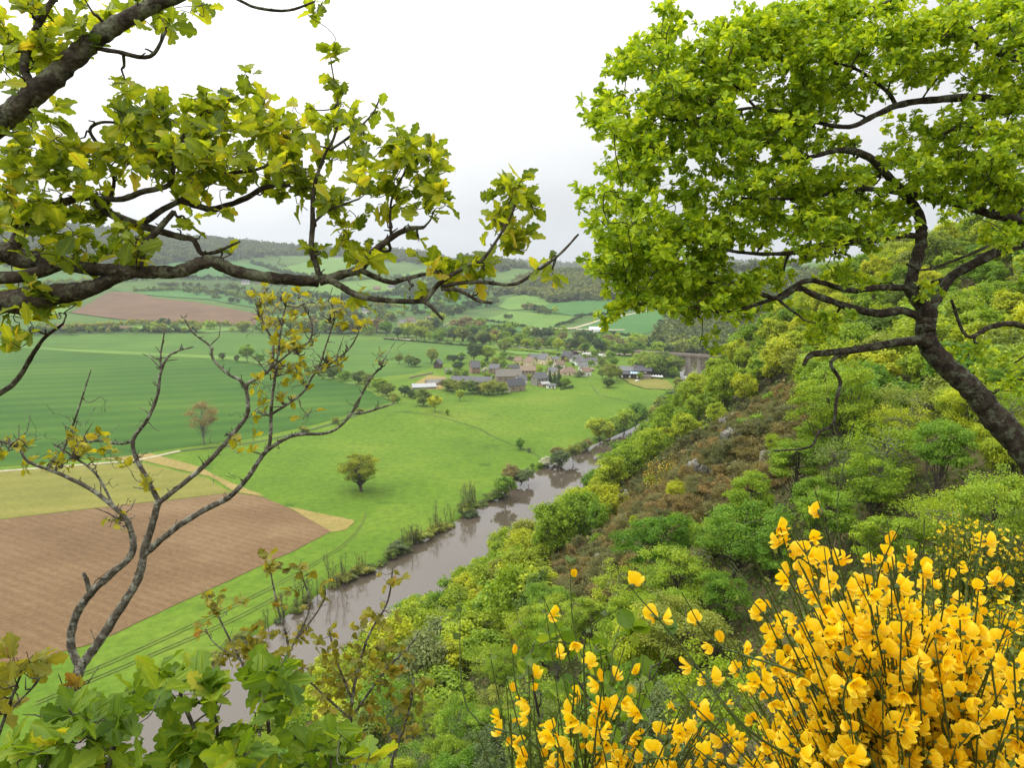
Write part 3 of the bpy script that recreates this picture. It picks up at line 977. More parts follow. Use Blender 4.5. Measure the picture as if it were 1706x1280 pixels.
def bare_tree(seed, h=7.0):
    """a thin leafless riverside tree"""
    rng = np.random.default_rng(seed)
    tr, cr = Soup(), Soup()
    tp = []
    for q in range(int(rng.integers(2, 4))):
        a = rng.uniform(0, 6.3); top = np.array([math.cos(a) * h * 0.12, math.sin(a) * h * 0.12, h * rng.uniform(0.75, 1)])
        w, r = smooth_path(wiggle((rng.normal() * 0.2, rng.normal() * 0.2, -0.3), top, rng, 5, 0.03), np.linspace(0.07, 0.015, 5), 3)
        tr.tube(w, r, 4, cap=False)
        for k in range(26):
            i = int(rng.integers(3, len(w) - 1))
            e = w[i] + np.array([rng.normal() * 0.5, rng.normal() * 0.5, rng.uniform(0.3, 1.3)]) * h / 7
            tr.tube(wiggle(w[i], e, rng, 3, 0.08), [0.028, 0.018, 0.008], 3, cap=False)
            tp.append(e)
    tp = np.array(tp)
    c = np.repeat(tp, 5, axis=0) + rng.normal(size=(len(tp) * 5, 3)) * 0.25
    add_leaves(cr, c, rand_unit(rng, len(c)), 0.13, rng, np.clip(0.4 + 0.2 * rng.normal(size=len(c)), 0, 1))
    return tr, cr


for k in range(3):
    _t, _c = bare_tree(600 + k, (7.0, 8.5, 5.5)[k])
    PROTO['bare', k] = (_t.mesh('trunk_bare', True), _c.mesh('crown_bare'))

ORD = ('first second third fourth fifth sixth seventh eighth ninth tenth eleventh twelfth thirteenth fourteenth fifteenth sixteenth seventeenth eighteenth nineteenth twentieth '
       'twenty-first twenty-second twenty-third twenty-fourth twenty-fifth twenty-sixth twenty-seventh twenty-eighth twenty-ninth thirtieth thirty-first thirty-second thirty-third thirty-fourth thirty-fifth thirty-sixth thirty-seventh thirty-eighth thirty-ninth fortieth '
       'forty-first forty-second forty-third forty-fourth forty-fifth forty-sixth forty-seventh forty-eighth forty-ninth fiftieth').split()
REG = []     # (object, description, screen x)


def register(o, desc, cat, group):
    """remember a repeat; its label is written once all of its look-alikes stand"""
    tag(o, None, cat, group)
    REG.append((o, desc, float(project(np.array(o.location))[0])))


def write_labels():
    by = {}
    for o, d, x in REG: by.setdefault(d, []).append((x, o))
    for d, rows in by.items():
        rows.sort(key=lambda p: p[0])
        n = len(rows)
        for i, (x, o) in enumerate(rows):
            if n == 1: o['label'] = d
            elif n == 2: o['label'] = d + (', left of two alike', ', right of two alike')[i]
            elif i == 0: o['label'] = d + ', leftmost of its kind'
            elif i == n - 1: o['label'] = d + ', rightmost of its kind'
            else: o['label'] = d + ', ' + ORD[i] + ' from the left'


def plant(name, kind, k, leafm, barkm, loc, sc=1.0, rz=0.0, single=False):
    """a plant of its own: an Empty that parents trunk and crown (one mesh when it is too small to show them)"""
    tm, cm = PROTO[kind, k]
    if not hasattr(sc, '__len__'): sc = (sc, sc, sc)
    if single:
        o = bpy.data.objects.new(name, cm); COL.objects.link(o)
        o.location = loc; o.rotation_euler = (0, 0, rz); o.scale = sc
        setm(o, LM[leafm])
        return o
    e = empty(name, loc, rz, sc)
    for nm, me, mt in (('trunk', tm, BM[barkm]), ('crown', cm, LM[leafm])):
        o = bpy.data.objects.new(nm, me); COL.objects.link(o); o.parent = e
        setm(o, mt)
    return e


def setm(o, mt):
    if not o.data.materials: o.data.materials.append(None)
    o.material_slots[0].link = 'OBJECT'
    o.material_slots[0].material = mt

# ------------------------------------------------------------------ buildings of the valley
HM = dict(
    stone=plain_mat('tan_rubble_stone', (0.30, 0.235, 0.175), 0.9, 0.28, 1.2),
    greystone=plain_mat('grey_rubble_stone', (0.27, 0.245, 0.215), 0.9, 0.25, 1.2),
    cream=plain_mat('cream_render', (0.66, 0.55, 0.36), 0.85, 0.06, 0.6),
    pale=plain_mat('pale_render', (0.72, 0.68, 0.58), 0.85, 0.06, 0.6),
    white=plain_mat('white_paint', (0.80, 0.80, 0.78), 0.7, 0.05, 0.8),
    brick=plain_mat('warm_brick', (0.31, 0.215, 0.145), 0.9, 0.2, 1.5),
    brown=plain_mat('dark_brown_boards', (0.085, 0.06, 0.045), 0.8, 0.2, 1.0),
    slate=plain_mat('grey_slate', (0.125, 0.125, 0.130), 0.65, 0.22, 0.9),
    darkslate=plain_mat('dark_slate', (0.062, 0.062, 0.068), 0.6, 0.2, 0.9),
    oldslate=plain_mat('lichened_slate', (0.20, 0.185, 0.155), 0.8, 0.22, 0.9),
    tile=plain_mat('brown_tiles', (0.215, 0.150, 0.105), 0.8, 0.2, 1.2),
    lichen=plain_mat('ochre_lichened_tiles', (0.27, 0.205, 0.14), 0.85, 0.28, 1.0),
    sheet=plain_mat('pale_roof_sheeting', (0.36, 0.37, 0.36), 0.6, 0.15, 0.5),
    glass=plain_mat('dark_window', (0.035, 0.04, 0.048), 0.15, 0.1, 1.0, 0, 0.6),
    sky=plain_mat('blue_rooflight', (0.30, 0.50, 0.62), 0.15, 0.1, 1.0, 0, 0.8),
    wood=plain_mat('weathered_door', (0.16, 0.10, 0.06), 0.8, 0.2, 1.0),
    foam=plain_mat('white_water', (0.80, 0.80, 0.78), 0.6, 0.15, 0.9),
    pier=plain_mat('granite_piers', (0.29, 0.25, 0.20), 0.9, 0.2, 0.5),
    deck=plain_mat('weathered_deck', (0.20, 0.155, 0.125), 0.85, 0.2, 0.4),
    hedge=None,
)


def place(px, py, z=None):
    p = plan(px, py)
    return p


def house(name, label, cat, px, py, w, d, hw, hr, yaw, wall, roof, hip=0.0, win=3, chim=1, storeys=1, door=True, group=None, wmat='glass', eave=0.35):
    """walls, a pitched roof with its chimney, windows and a door; x is along the ridge, -y the front"""
    p = plan(px, py)
    e = empty(name, (p[0], p[1], p[2] - 0.2), R(yaw))
    tag(e, label, cat, group)
    hx, hy = w / 2, d / 2
    s = Soup()
    s.poly([(-hx, -hy, 0), (hx, -hy, 0), (hx, -hy, hw), (-hx, -hy, hw)])
    s.poly([(hx, hy, 0), (-hx, hy, 0), (-hx, hy, hw), (hx, hy, hw)])
    if hip > 0:
        s.poly([(hx, -hy, 0), (hx, hy, 0), (hx, hy, hw), (hx, -hy, hw)])
        s.poly([(-hx, hy, 0), (-hx, -hy, 0), (-hx, -hy, hw), (-hx, hy, hw)])
    else:
        s.poly([(hx, -hy, 0), (hx, hy, 0), (hx, hy, hw), (hx, 0, hw + hr), (hx, -hy, hw)])
        s.poly([(-hx, hy, 0), (-hx, -hy, 0), (-hx, -hy, hw), (-hx, 0, hw + hr), (-hx, hy, hw)])
    s.build('wall', HM[wall], e)
    r = Soup()
    ex, ey, t = hx + eave, hy + eave, 0.22
    zl = hw - hr / hy * eave
    rx = ex - hip * hy
    top = [(-ex, -ey, zl), (ex, -ey, zl), (ex, ey, zl), (-ex, ey, zl), (-rx, 0, hw + hr), (rx, 0, hw + hr)]
    lo = [(a, b, c + 0.02) for a, b, c in top]
    hi = [(a, b, c + t) for a, b, c in top]
    F = [(0, 1, 5, 4), (2, 3, 4, 5), (1, 2, 5), (3, 0, 4)]
    if hip <= 0: F = F[:2]
    r.add(hi, F)
    r.add(lo, [f[::-1] for f in F])
    ring = [(0, 1), (1, 2), (2, 3), (3, 0)] if hip > 0 else [(0, 1), (2, 3), (1, 5), (5, 2), (3, 4), (4, 0)]
    for a, b in ring: r.poly([lo[a], lo[b], hi[b], hi[a]])
    ro = r.build('roof', HM[roof], e)
    for k in range(chim):
        c = Soup(); cx = (-1 if k == 0 else 1) * (hx - 0.9 - hip * hy)
        c.box(cx - 0.45, cx + 0.45, -0.35, 0.35, hw + hr - 0.7, hw + hr + 1.3)
        c.box(cx - 0.53, cx + 0.53, -0.43, 0.43, hw + hr + 1.3, hw + hr + 1.5)
        c.build('chimney', HM['brick'], ro)
    for sgn in (-1, 1):
        for st in range(storeys):
            zc = hw * (st + 0.55) / storeys
            for i in range(win):
                xc = -hx + w * (i + 0.7 + 0.1 * st) / (win + 0.5)
                if door and sgn < 0 and st == 0 and i == win // 2:
                    q = Soup(); q.box(xc - 0.55, xc + 0.55, -hy - 0.05, -hy + 0.02, 0.1, 2.25); q.build('door', HM['wood'], e); continue
                q = Soup(); y = sgn * hy
                q.box(xc - 0.55, xc + 0.55, min(y, y + sgn * 0.05), max(y, y + sgn * 0.05), zc - 0.65, zc + 0.65)
                q.build('window', HM[wmat], e)
        if hip <= 0 and win:
            q = Soup(); x = sgn * hx
            q.box(min(x, x + sgn * 0.05), max(x, x + sgn * 0.05), -0.5, 0.5, hw - 0.6, hw + 0.7); q.build('window', HM[wmat], e)
    return e


H_ = house
H_('stone_barn', 'dark slate roofed stone barn with brick gable at the meadow edge', 'barn', 857, 651, 14, 9.5, 4.8, 4.6, 28, 'stone', 'darkslate', win=2, chim=0)
H_('lean_to_shed', 'small whitewashed lean-to shed against the dark roofed barn', 'shed', 846, 653, 4.5, 5, 2.6, 1.6, 62, 'pale', 'sheet', win=1, chim=0, door=False)
H_('farmhouse', 'broad grey roofed farmhouse behind the dark roofed barn', 'house', 847, 635, 21, 9, 5.0, 5.0, 8, 'stone', 'oldslate', win=4)
H_('long_barn', 'long low barn with patched grey roof behind the shrub row', 'barn', 786, 640, 33, 8, 2.8, 3.6, -9, 'greystone', 'slate', win=5, chim=0)
H_('tall_house', 'narrow tall farmhouse with steep dark roof and chimney', 'house', 791, 622, 8, 7.5, 6.0, 5.2, 20, 'brick', 'slate', win=2, storeys=2)
H_('cottage', 'grey roofed cottage beside the white blossoming tree', 'house', 825, 622, 9.5, 7, 5.0, 3.4, -25, 'stone', 'slate', win=2)
H_('outbuilding', 'low red-brown walled outbuilding with dark roof above the farmhouse', 'shed', 855, 617, 10, 6, 2.6, 2.4, 4, 'brick', 'darkslate', win=2, chim=0)
H_('stone_house', 'big two-storey stone house with ochre lichened roof', 'house', 879, 628, 13, 8, 6.2, 3.8, 6, 'stone', 'lichen', win=4, storeys=2, chim=2)
H_('cream_house', 'cream gabled house with a brown tiled roof', 'house', 884, 611, 11, 9, 4.6, 4.6, -58, 'cream', 'tile', win=2, storeys=1)
H_('cream_house', 'tall cream gabled house with a grey slate roof', 'house', 908, 607, 12, 9, 5.4, 5.0, -58, 'cream', 'slate', win=2, storeys=1)
H_('brick_house', 'brick house with steep dark roof beside the copper trees', 'house', 946, 602, 11, 9, 4.8, 5.2, -40, 'brick', 'darkslate', win=2, storeys=1)
H_('bungalow', 'cream bungalow with a brown hipped roof', 'house', 947, 625, 14, 10, 3.4, 3.6, 10, 'cream', 'tile', hip=0.8, win=3)
H_('grey_house', 'tall grey stone house beside the dark conifers', 'house', 899, 641, 12, 7.5, 5.8, 4.0, 38, 'greystone', 'slate', win=3, storeys=2)
H_('garage', 'small brick garage with pale sheet roof at the meadow edge', 'garage', 907, 644, 7, 5, 2.5, 1.3, 30, 'brick', 'sheet', win=1, chim=0)
H_('hut', 'low white hut under the dark conifers', 'hut', 918, 647, 6.5, 4.5, 2.4, 1.2, 10, 'white', 'slate', win=2, chim=0)
H_('old_house', 'old brown house with steep slate roof by the yard', 'house', 730, 613, 6.5, 6, 4.5, 3.6, 70, 'brown', 'slate', win=1)
H_('ruined_outhouse', 'small tan stone outhouse between the yard trees', 'shed', 747, 622, 6, 5, 2.6, 1.8, 15, 'stone', 'oldslate', win=1, chim=0)
H_('farm_shed', 'wide low shed with pale sheet roof in the farmyard', 'shed', 706, 647, 18, 10, 1.8, 2.0, 14, 'greystone', 'sheet', win=0, chim=0)
H_('farm_shed', 'wide low shed with brown-grey roof in the farmyard', 'shed', 727, 641, 16, 9, 2.2, 2.4, 22, 'greystone', 'oldslate', win=0, chim=0)
H_('white_house', 'white house with grey hipped roof right of the bungalow', 'house', 967, 608, 11, 8, 3.6, 3.0, 12, 'white', 'slate', hip=0.5, win=3)
H_('white_house', 'smaller white house with grey roof below its white neighbour', 'house', 972, 616, 8, 7, 3.8, 2.4, -20, 'white', 'slate', win=2)
for x, y, w_, yw, wl, rf, lb in ((931, 614, 9, 30, 'pale', 'tile', 'small pale house with brown roof between the cream and brick houses'), (959, 603, 12, -6, 'white', 'slate', 'long white house right of the brick house'), (985, 608, 10, 14, 'pale', 'slate', 'pale grey-roofed house at the east end of the village'),
                                (922, 626, 8, -35, 'cream', 'slate', 'small cream house left of the brown hipped bungalow'), (865, 607, 9, -50, 'cream', 'tile', 'small cream house left of the brown roofed gable'), (975, 626, 8, 20, 'white', 'tile', 'white cottage with brown roof right of the bungalow'), (868, 640, 8, 25, 'pale', 'slate', 'pale cottage right of the dark roofed barn')):
    H_('village_house', lb, 'house', x, y, w_, 7, 4.0, 3.2, yw, wl, rf, win=2)
H_('garden_annex', 'low tan annex with ochre roof below the white houses', 'shed', 981, 619, 8, 5, 2.2, 1.4, 35, 'stone', 'lichen', win=1, chim=0)
H_('grey_roofed_house', 'grey roofed house behind the cream gabled houses', 'house', 893, 599, 14, 7, 2.8, 2.8, 4, 'pale', 'slate', win=3)
H_('grey_roofed_house', 'low grey roofed house beside the cream slate-roofed house', 'house', 922, 602, 11, 6, 2.6, 2.4, -8, 'pale', 'slate', win=3)
for x, y, yw, lb in ((728, 545, 12, 'white gabled house with dark roof outside the far hamlet'), (707, 541, -20, 'grey roofed house in the middle of the far hamlet'), (692, 543, 5, 'pale house at the near end of the far hamlet'),
                     (684, 538, 30, 'tan house among trees of the far hamlet'), (716, 536, 0, 'brown roofed house at the top of the far hamlet'), (672, 541, -15, 'low house at the west end of the far hamlet'),
                     (700, 547, 8, 'long white shed below the far hamlet')):
    H_('far_house', lb, 'house', x, y, 13, 9, 4.2, 4.5, yw, 'white' if 'white' in lb or 'pale' in lb else 'stone', 'tile' if 'brown' in lb or 'tan' in lb else 'slate', win=2, chim=1, group='houses of the far hamlet')
for x, y, yw, lb, wl in ((409, 474, 10, 'white farm on the far hillside above the brown field', 'pale'), (432, 473, -10, 'long grey farm building beside the white hillside farm', 'greystone'), (628, 484, 5, 'tan roofed house in hillside trees', 'stone'),
                         (652, 482, 20, 'pale house on the hillside among hedges', 'pale'), (612, 522, 0, 'small pale house half hidden below the hillside', 'pale'), (563, 432, 0, 'tiny pale house high on the far hillside', 'pale')):
    H_('hillside_house', lb, 'house', x, y, 17, 11, 5.0, 5, yw, wl, 'tile' if 'tan' in lb else 'slate', win=2, chim=0, group='houses on the far hillside')


def riverside_inn():
    p = plan(1059, 629)
    e = empty('riverside_inn', (p[0], p[1], p[2] - 0.2), R(-9))
    tag(e, 'long dark slate roofed riverside inn with blue rooflights', 'inn')
    s = Soup()
    s.box(-14, 12, -5, 7, 0, 6.2); s.box(-13, 3, -10, -5.003, 0, 4.2)
    s.build('wall', HM['brown'], e)
    s = Soup()
    s.box(4, 12.5, -8.5, -5.003, 0, 3.4); s.build('terrace_wall', HM['greystone'], e)

    def slab(x0, x1, y0, y1, z0, z1, nm, mt, par, t=0.3):
        q = Soup()
        a = [(x0, y0, z0), (x1, y0, z0), (x1, y1, z1), (x0, y1, z1)]
        q.poly([(x, y, z + t) for x, y, z in a]); q.poly(a[::-1])
        for i in range(4):
            b, c = a[i], a[(i + 1) % 4]
            q.poly([b, c, (c[0], c[1], c[2] + t), (b[0], b[1], b[2] + t)])
        return q.build(nm, mt, par)
    slab(-15, -2, -6, 8, 6.2, 8.4, 'roof', HM['slate'], e)
    slab(-2, 13.5, -6, 8, 6.4, 9.9, 'roof', HM['darkslate'], e)
    r = slab(-13.5, 3.5, -10.7, -5.01, 4.2, 6.0, 'roof', HM['darkslate'], e)
    for k in range(4):
        x = -4.6 + k * 2.0
        slab(x, x + 1.6, -10.0, -6.2, 4.75, 5.9, 'rooflight', HM['sky'], r, 0.08)
    for k in range(7):
        q = Soup(); x = -12 + k * 2.1; q.box(x, x + 1.3, -10.06, -9.98, 1.2, 3.2); q.build('window', HM['glass'] if k % 3 else HM['white'], e)
    for k in range(5):
        q = Soup(); x = -11 + k * 4.4; q.box(x, x + 2.4, -5.06, -4.98, 4.9, 5.8) if x > 3 else q.box(x, x + 2.4, 6.98, 7.06, 2.4, 4.2); q.build('window', HM['white'], e)
    q = Soup(); q.box(-1, 0, 1, 2, 8.5, 10.6); q.build('chimney', HM['brick'], e)


riverside_inn()


def canopies():
    for k in range(5):
        p = plan(1083.5 + k * 4.6, 630.5 + k * 0.25)
        e = empty('garden_canopy', (p[0], p[1], p[2]), R(-9))
        register(e, 'white garden canopy on the inn lawn by the river', 'canopy', 'white canopies beside the inn')
        s = Soup(); s.add([(-1.35, -1.7, 2.1), (1.35, -1.7, 2.1), (1.35, 1.7, 2.1), (-1.35, 1.7, 2.1), (0, 0, 3.3), (-1.35, -1.7, 1.7), (1.35, -1.7, 1.7), (1.35, 1.7, 1.7), (-1.35, 1.7, 1.7)],
                          [(0, 1, 4), (1, 2, 4), (2, 3, 4), (3, 0, 4), (5, 6, 1, 0), (6, 7, 2, 1), (7, 8, 3, 2), (8, 5, 0, 3)])
        s.build('cover', HM['white'], e)
        for sx in (-1.25, 1.25):
            for sy in (-1.6, 1.6):
                q = Soup(); q.tube([(sx, sy, 0), (sx, sy, 2.0)], 0.05, 5); q.build('pole', HM['slate'], e)


canopies()


def small_car(px, py, yaw, mt, label):
    p = plan(px, py)
    e = empty('parked_car', tuple(p), R(yaw)); tag(e, label, 'car')
    prof = [(-2.0, 0.35), (-2.05, 0.75), (-1.9, 0.95), (-1.1, 1.02), (-0.55, 1.42), (0.9, 1.45), (1.75, 0.98), (2.02, 0.8), (2.0, 0.35)]
    s = Soup(); n = len(prof)
    v = [(x, -0.82, z) for x, z in prof] + [(x, 0.82, z) for x, z in prof]
    s.add(v, [tuple(range(n)), tuple(range(2 * n - 1, n - 1, -1))] + [(i, i + n, (i + 1) % n + n, (i + 1) % n) for i in range(n)])
    b = s.build('body', mt, e)
    for sy in (-0.83, 0.83):
        q = Soup(); q.add([(-0.95, sy, 1.02), (-0.5, sy, 1.34), (0.85, sy, 1.36), (1.5, sy, 1.02)], [(0, 1, 2, 3)]); q.build('window', HM['glass'], e)
        for sx in (-1.25, 1.25):
            q = Soup(); q.tube([(sx, sy - 0.08, 0.32), (sx, sy + 0.08, 0.32)], 0.32, 10); q.build('wheel', HM['darkslate'], e)


small_car(1062, 636, 15, HM['white'], 'white car parked on the lawn before the inn')
small_car(1056, 606, 70, HM['white'], 'white car parked behind the dark roofed inn')
small_car(1050, 608, 70, HM['slate'], 'grey car parked behind the dark roofed inn')
small_car(1035, 618, 10, HM['white'], 'white car parked at the west end of the inn')


def caravan(px, py, yaw):
    p = plan(px, py)
    e = empty('caravan', tuple(p), R(yaw))
    register(e, 'white caravan on the campsite below the tree belt', 'caravan', 'caravans on the campsite')
    prof = [(-2.4, 0.5), (-2.5, 1.6), (-2.0, 2.5), (1.9, 2.55), (2.5, 1.7), (2.4, 0.5)]
    s = Soup(); n = len(prof)
    s.add([(x, -1.1, z) for x, z in prof] + [(x, 1.1, z) for x, z in prof], [tuple(range(n)), tuple(range(2 * n - 1, n - 1, -1))] + [(i, i + n, (i + 1) % n + n, (i + 1) % n) for i in range(n)])
    s.build('body', HM['white'], e)
    for sy in (-1.12, 1.12):
        q = Soup(); q.add([(-1.5, sy, 1.4), (1.2, sy, 1.4), (1.2, sy, 2.0), (-1.5, sy, 2.0)], [(0, 1, 2, 3)]); q.build('window', HM['glass'], e)
        q = Soup(); q.tube([(0, sy - 0.1, 0.33), (0, sy + 0.1, 0.33)], 0.33, 10); q.build('wheel', HM['darkslate'], e)


for k in range(5): caravan(974 + k * 3.2, 592 + k * 0.2, 12)
for k in range(4): caravan(996 + k * 3.0, 594 + k * 0.25, 12)


def marquee():
    p = plan(994, 553.5)
    e = empty('marquee', tuple(p), R(-5)); tag(e, 'white marquee at the foot of the far sloping field', 'marquee')
    s = Soup()
    hx, hy = 11, 6
    s.box(-hx, hx, -hy, hy, 0, 4.0); s.build('wall', HM['white'], e)
    s = Soup(); s.add([(-hx - .3, -hy - .3, 4.01), (hx + .3, -hy - .3, 4.01), (hx + .3, hy + .3, 4.01), (-hx - .3, hy + .3, 4.01), (-hx, 0, 8), (hx, 0, 8)], [(0, 1, 5, 4), (2, 3, 4, 5), (1, 2, 5), (3, 0, 4)])
    s.build('roof', HM['white'], e)


marquee()


def viaduct():
    z = 18.0
    d1, d2 = flat(1066, 585.5, z), flat(1400, 607, z)
    ang = math.atan2(d2[1] - d1[1], d2[0] - d1[0]); L_ = float(np.linalg.norm(d2 - d1))
    e = empty('viaduct', (d1[0], d1[1], 0), ang); tag(e, 'long stone piered viaduct crossing the river beyond the village', 'bridge')

    def xo(px):
        best = min(np.linspace(0, L_, 400), key=lambda t: abs(project(np.array([d1[0] + math.cos(ang) * t, d1[1] + math.sin(ang) * t, 8.0]))[0] - px))
        return float(best)
    s = Soup(); s.box(-4, L_, -3.0, 3.0, z - 1.5, z - 0.2); s.build('deck', HM['deck'], e)
    for sy in (-2.9, 2.6):
        q = Soup(); q.box(-4, L_, sy, sy + 0.3, z - 0.198, z + 0.8); q.build('parapet', HM['pier'], e)
    for px in (1145, 1164, 1215, 1270, 1330):
        x = xo(px); q = Soup()
        for (za, zb, w) in ((-6, 2.5, 1.9), (2.502, 14.0, 1.35), (14.002, z - 1.502, 1.7)):
            q.box(x - w, x + w, -w * 1.1, w * 1.1, za, zb)
        q.build('pier', HM['pier'], e)
    q = Soup(); q.box(-4, 2, -3.3, 3.3, -1, z - 1.503); q.build('abutment', HM['pier'], e)
    for x in (16, 31, 46):
        q = Soup(); q.box(x - 1.4, x + 1.4, -2.4, 2.4, -3, z - 1.502); q.build('pier', HM['pier'], e)
    # low weir with white water just below it
    a, b = flat(1136, 628, -1), flat(1180, 628, -1)
    n = (b - a) / np.linalg.norm(b - a); m = np.array([n[1], -n[0]])
    rng = np.random.default_rng(4)
    q = Soup(); K = 24; rows = []
    for j, (off, zz) in enumerate(((-2.5, -0.55), (0, -0.35), (2.5, -0.8), (5.5, -1.0), (10, -1.04))):
        for i in range(K + 1):
            c = a + (b - a) * i / K + m * (off + (rng.uniform(-1, 1) * (1.2 if j > 1 else 0.2)))
            rows.append((c[0], c[1], zz + rng.uniform(-.05, .12)))
    q.add(rows, [(j * (K + 1) + i, j * (K + 1) + i + 1, (j + 1) * (K + 1) + i + 1, (j + 1) * (K + 1) + i) for j in range(4) for i in range(K)])
    tag(q.build('weir_water', HM['foam'], smooth=True), kind='structure')


viaduct()


def field_wall(pts, label, h=1.1, mt='stone', name='field_wall'):
    w = pl(*pts)[:, :2]; w = densify(w, 6)[:-1] if False else np.vstack([np.linspace(a, b, 8, endpoint=False) for a, b in zip(w[:-1], w[1:])] + [w[-1:]])
    t = np.gradient(w, axis=0); t /= np.linalg.norm(t, axis=1, keepdims=True); nr = np.stack([-t[:, 1], t[:, 0]], -1) * 0.25
    z = height(w[:, 0], w[:, 1]); n = len(w); s = Soup()
    ring = [np.column_stack([w + nr, z - 0.3]), np.column_stack([w + nr, z + h]), np.column_stack([w - nr, z + h]), np.column_stack([w - nr, z - 0.3])]
    i = np.arange(n - 1)
    s.add(np.concatenate(ring), np.concatenate([np.stack([k * n + i, k * n + i + 1, (k + 1) * n + i + 1, (k + 1) * n + i], -1) for k in range(3)]))
    s.poly([r[0] for r in ring]); s.poly([r[-1] for r in ring][::-1])
    tag(s.build(name, HM[mt]), label, 'wall')


field_wall([(835, 597), (855, 601), (876, 604)], 'dark stone garden wall above the cream houses', 1.6, 'brown')
field_wall([(682, 631), (700, 627), (721, 623)], 'low tan stone wall behind the farmyard sheds', 1.4)


def pole(px, py, h, label):
    p = plan(px, py)
    e = empty('power_pole', tuple(p), 0); tag(e, label, 'pole')
    q = Soup(); q.tube([(0, 0, -0.3), (0, 0, h)], [0.16, 0.1], 6); q.build('mast', HM['pier'], e)
    q = Soup(); q.box(-0.9, 0.9, -0.06, 0.06, h - 0.6, h - 0.45); q.build('crossarm', HM['pier'], e)


pole(746, 571, 10, 'pale pole beside the straight road before the tree belt')
pole(688, 567, 9, 'pale pole standing beside the road left of the tree belt')

# ------------------------------------------------------------------ trees of the valley
RT = np.random.default_rng(77)
PXM = lambda p: float(project(p)[2]) / FPX      # metres per photo pixel at a point


def vtree(px, py, hpx, leafm, desc, kind='mid', k=None, bark='bark', name='broadleaf_tree', group=None, cat='tree', wide=1.0, single=False):
    p = plan(px, py)
    u = float(river_u(np.array([p[0]]), np.array([p[1]]))[0])
    h = hpx * PXM(p)
    keys = [q for q in PROTO if q[0] == kind]
    k = int(RT.integers(0, len(keys))) if k is None else k
    me = PROTO[kind, k][1]
    zt = max(v[2] for v in me_bounds(me))
    sc = h / zt
    o = plant(name, kind, k, leafm, bark, (p[0], p[1], p[2] - 0.1), (sc * wide, sc * wide, sc), float(RT.uniform(0, 6.28)), single)
    register(o, desc, cat, group or desc.split(' ')[-1])
    return o


_bb = {}


def me_bounds(me):
    if me.name not in _bb:
        co = np.empty(len(me.vertices) * 3, np.float32); me.vertices.foreach_get('co', co); co = co.reshape(-1, 3)
        _bb[me.name] = (co.min(0), co.max(0))
    return _bb[me.name]


V = vtree
LW = dict(fresh='green', olive='olive', dark='dark', lime='lime', oak='leafy', buff='buff', grey='grey-green', willow='pale', blossom='blossoming', copper='copper', gorse='brown')
V(602, 819, 66, 'meadow', 'lone round oak standing in the open meadow', 'oak_meadow', 0, group='lone oak', wide=1.22)
V(340, 742, 76, 'buff', 'tall thin budding pinkish tree at the wheat field edge', 'budding', 0, 'pale', group='budding tree')
G1 = 'trees in and round the village'
for a in [(789, 605, 36, 'dark', 'tall dark green tree beside the farm, the taller of a pair'), (813, 604, 30, 'fresh', 'broad fresh green tree, the rounder of the farm pair'),
          (840, 590, 26, 'olive', 'olive budding tree alone above the farm'), (718, 606, 27, 'olive', 'yellowish budding tree at the crop field corner'),
          (690, 611, 18, 'olive', 'small rounded tree in the upper pasture'), (681, 610, 20, 'olive', 'small rounded tree in the upper pasture'), (665, 607, 18, 'olive', 'small rounded tree in the upper pasture'),
          (766, 668, 20, 'fresh', 'small upright green tree on the meadow slope'), (725, 686, 29, 'lime', 'bright lime tree below the farmyard'),
          (706, 676, 30, 'olive', 'dull olive tree beside the lime farmyard tree'), (746, 692, 11, 'lime', 'tiny lime bush below the farmyard'), (674, 661, 20, 'dark', 'dark bushy tree left of the farmyard'),
          (687, 665, 16, 'dark', 'smaller dark bush left of the farmyard'), (663, 672, 12, 'lime', 'small yellow-green bush left of the farmyard'), (803, 617, 18, 'fresh', 'green tree between the tall house and the cottage'),
          (808, 624, 13, 'blossom', 'white blossoming tree among the farm roofs'), (826, 612, 17, 'olive', 'olive garden tree behind the farm roofs'), (838, 616, 17, 'fresh', 'green garden tree behind the farm roofs'),
          (881, 634, 11, 'lime', 'small lime tree in front of the stone house'), (939, 646, 18, 'lime', 'yellow-green tree beside the conifers'), (947, 644, 13, 'fresh', 'low green bush right of the conifers'),
          (941, 602, 11, 'copper', 'round dark copper tree beside the brick house'), (955, 597, 14, 'copper', 'taller copper tree behind the brick house'),
          (1019, 638, 34, 'olive', 'large olive budding tree beside the inn'), (1012, 646, 19, 'olive', 'small olive tree at the meadow edge near the inn'), (1003, 632, 20, 'olive', 'olive tree behind the inn meadow'), (1028, 634, 24, 'olive', 'olive tree touching the inn'),
          (1066, 633, 14, 'fresh', 'round green tree in front of the inn'), (990, 594, 11, 'lime', 'small lime tree on the campsite'), (1064, 597, 15, 'buff', 'pale buff tree at the road bend'),
          (1012, 598, 13, 'fresh', 'green tree at the campsite end'), (1020, 600, 16, 'fresh', 'leafy tree between campsite and inn'), (930, 596, 8, 'dark', 'dark shrub near the grey roofed house'), (985, 600, 6, 'dark', 'low dark garden shrub by the white houses'),
          (955, 612, 7, 'dark', 'low dark garden shrub beside the bungalow'), (934, 608, 7, 'fresh', 'low green garden shrub between the houses'), (965, 625, 8, 'fresh', 'green garden shrub right of the bungalow'),
          (870, 610, 7, 'fresh', 'green shrub before the cream house'), (860, 600, 6, 'fresh', 'green shrub along the garden wall'), (892, 632, 9, 'olive', 'olive shrub between the stone houses')]:
    V(a[0], a[1], a[2], a[3], a[4], group=G1, wide=1.1)
for x, y, h in ((755, 603, 12), (768, 605, 12), (765, 616, 14), (749, 600, 9)): V(x, y, h, 'dark', 'dark evergreen bush above the old house', group=G1, wide=1.3)
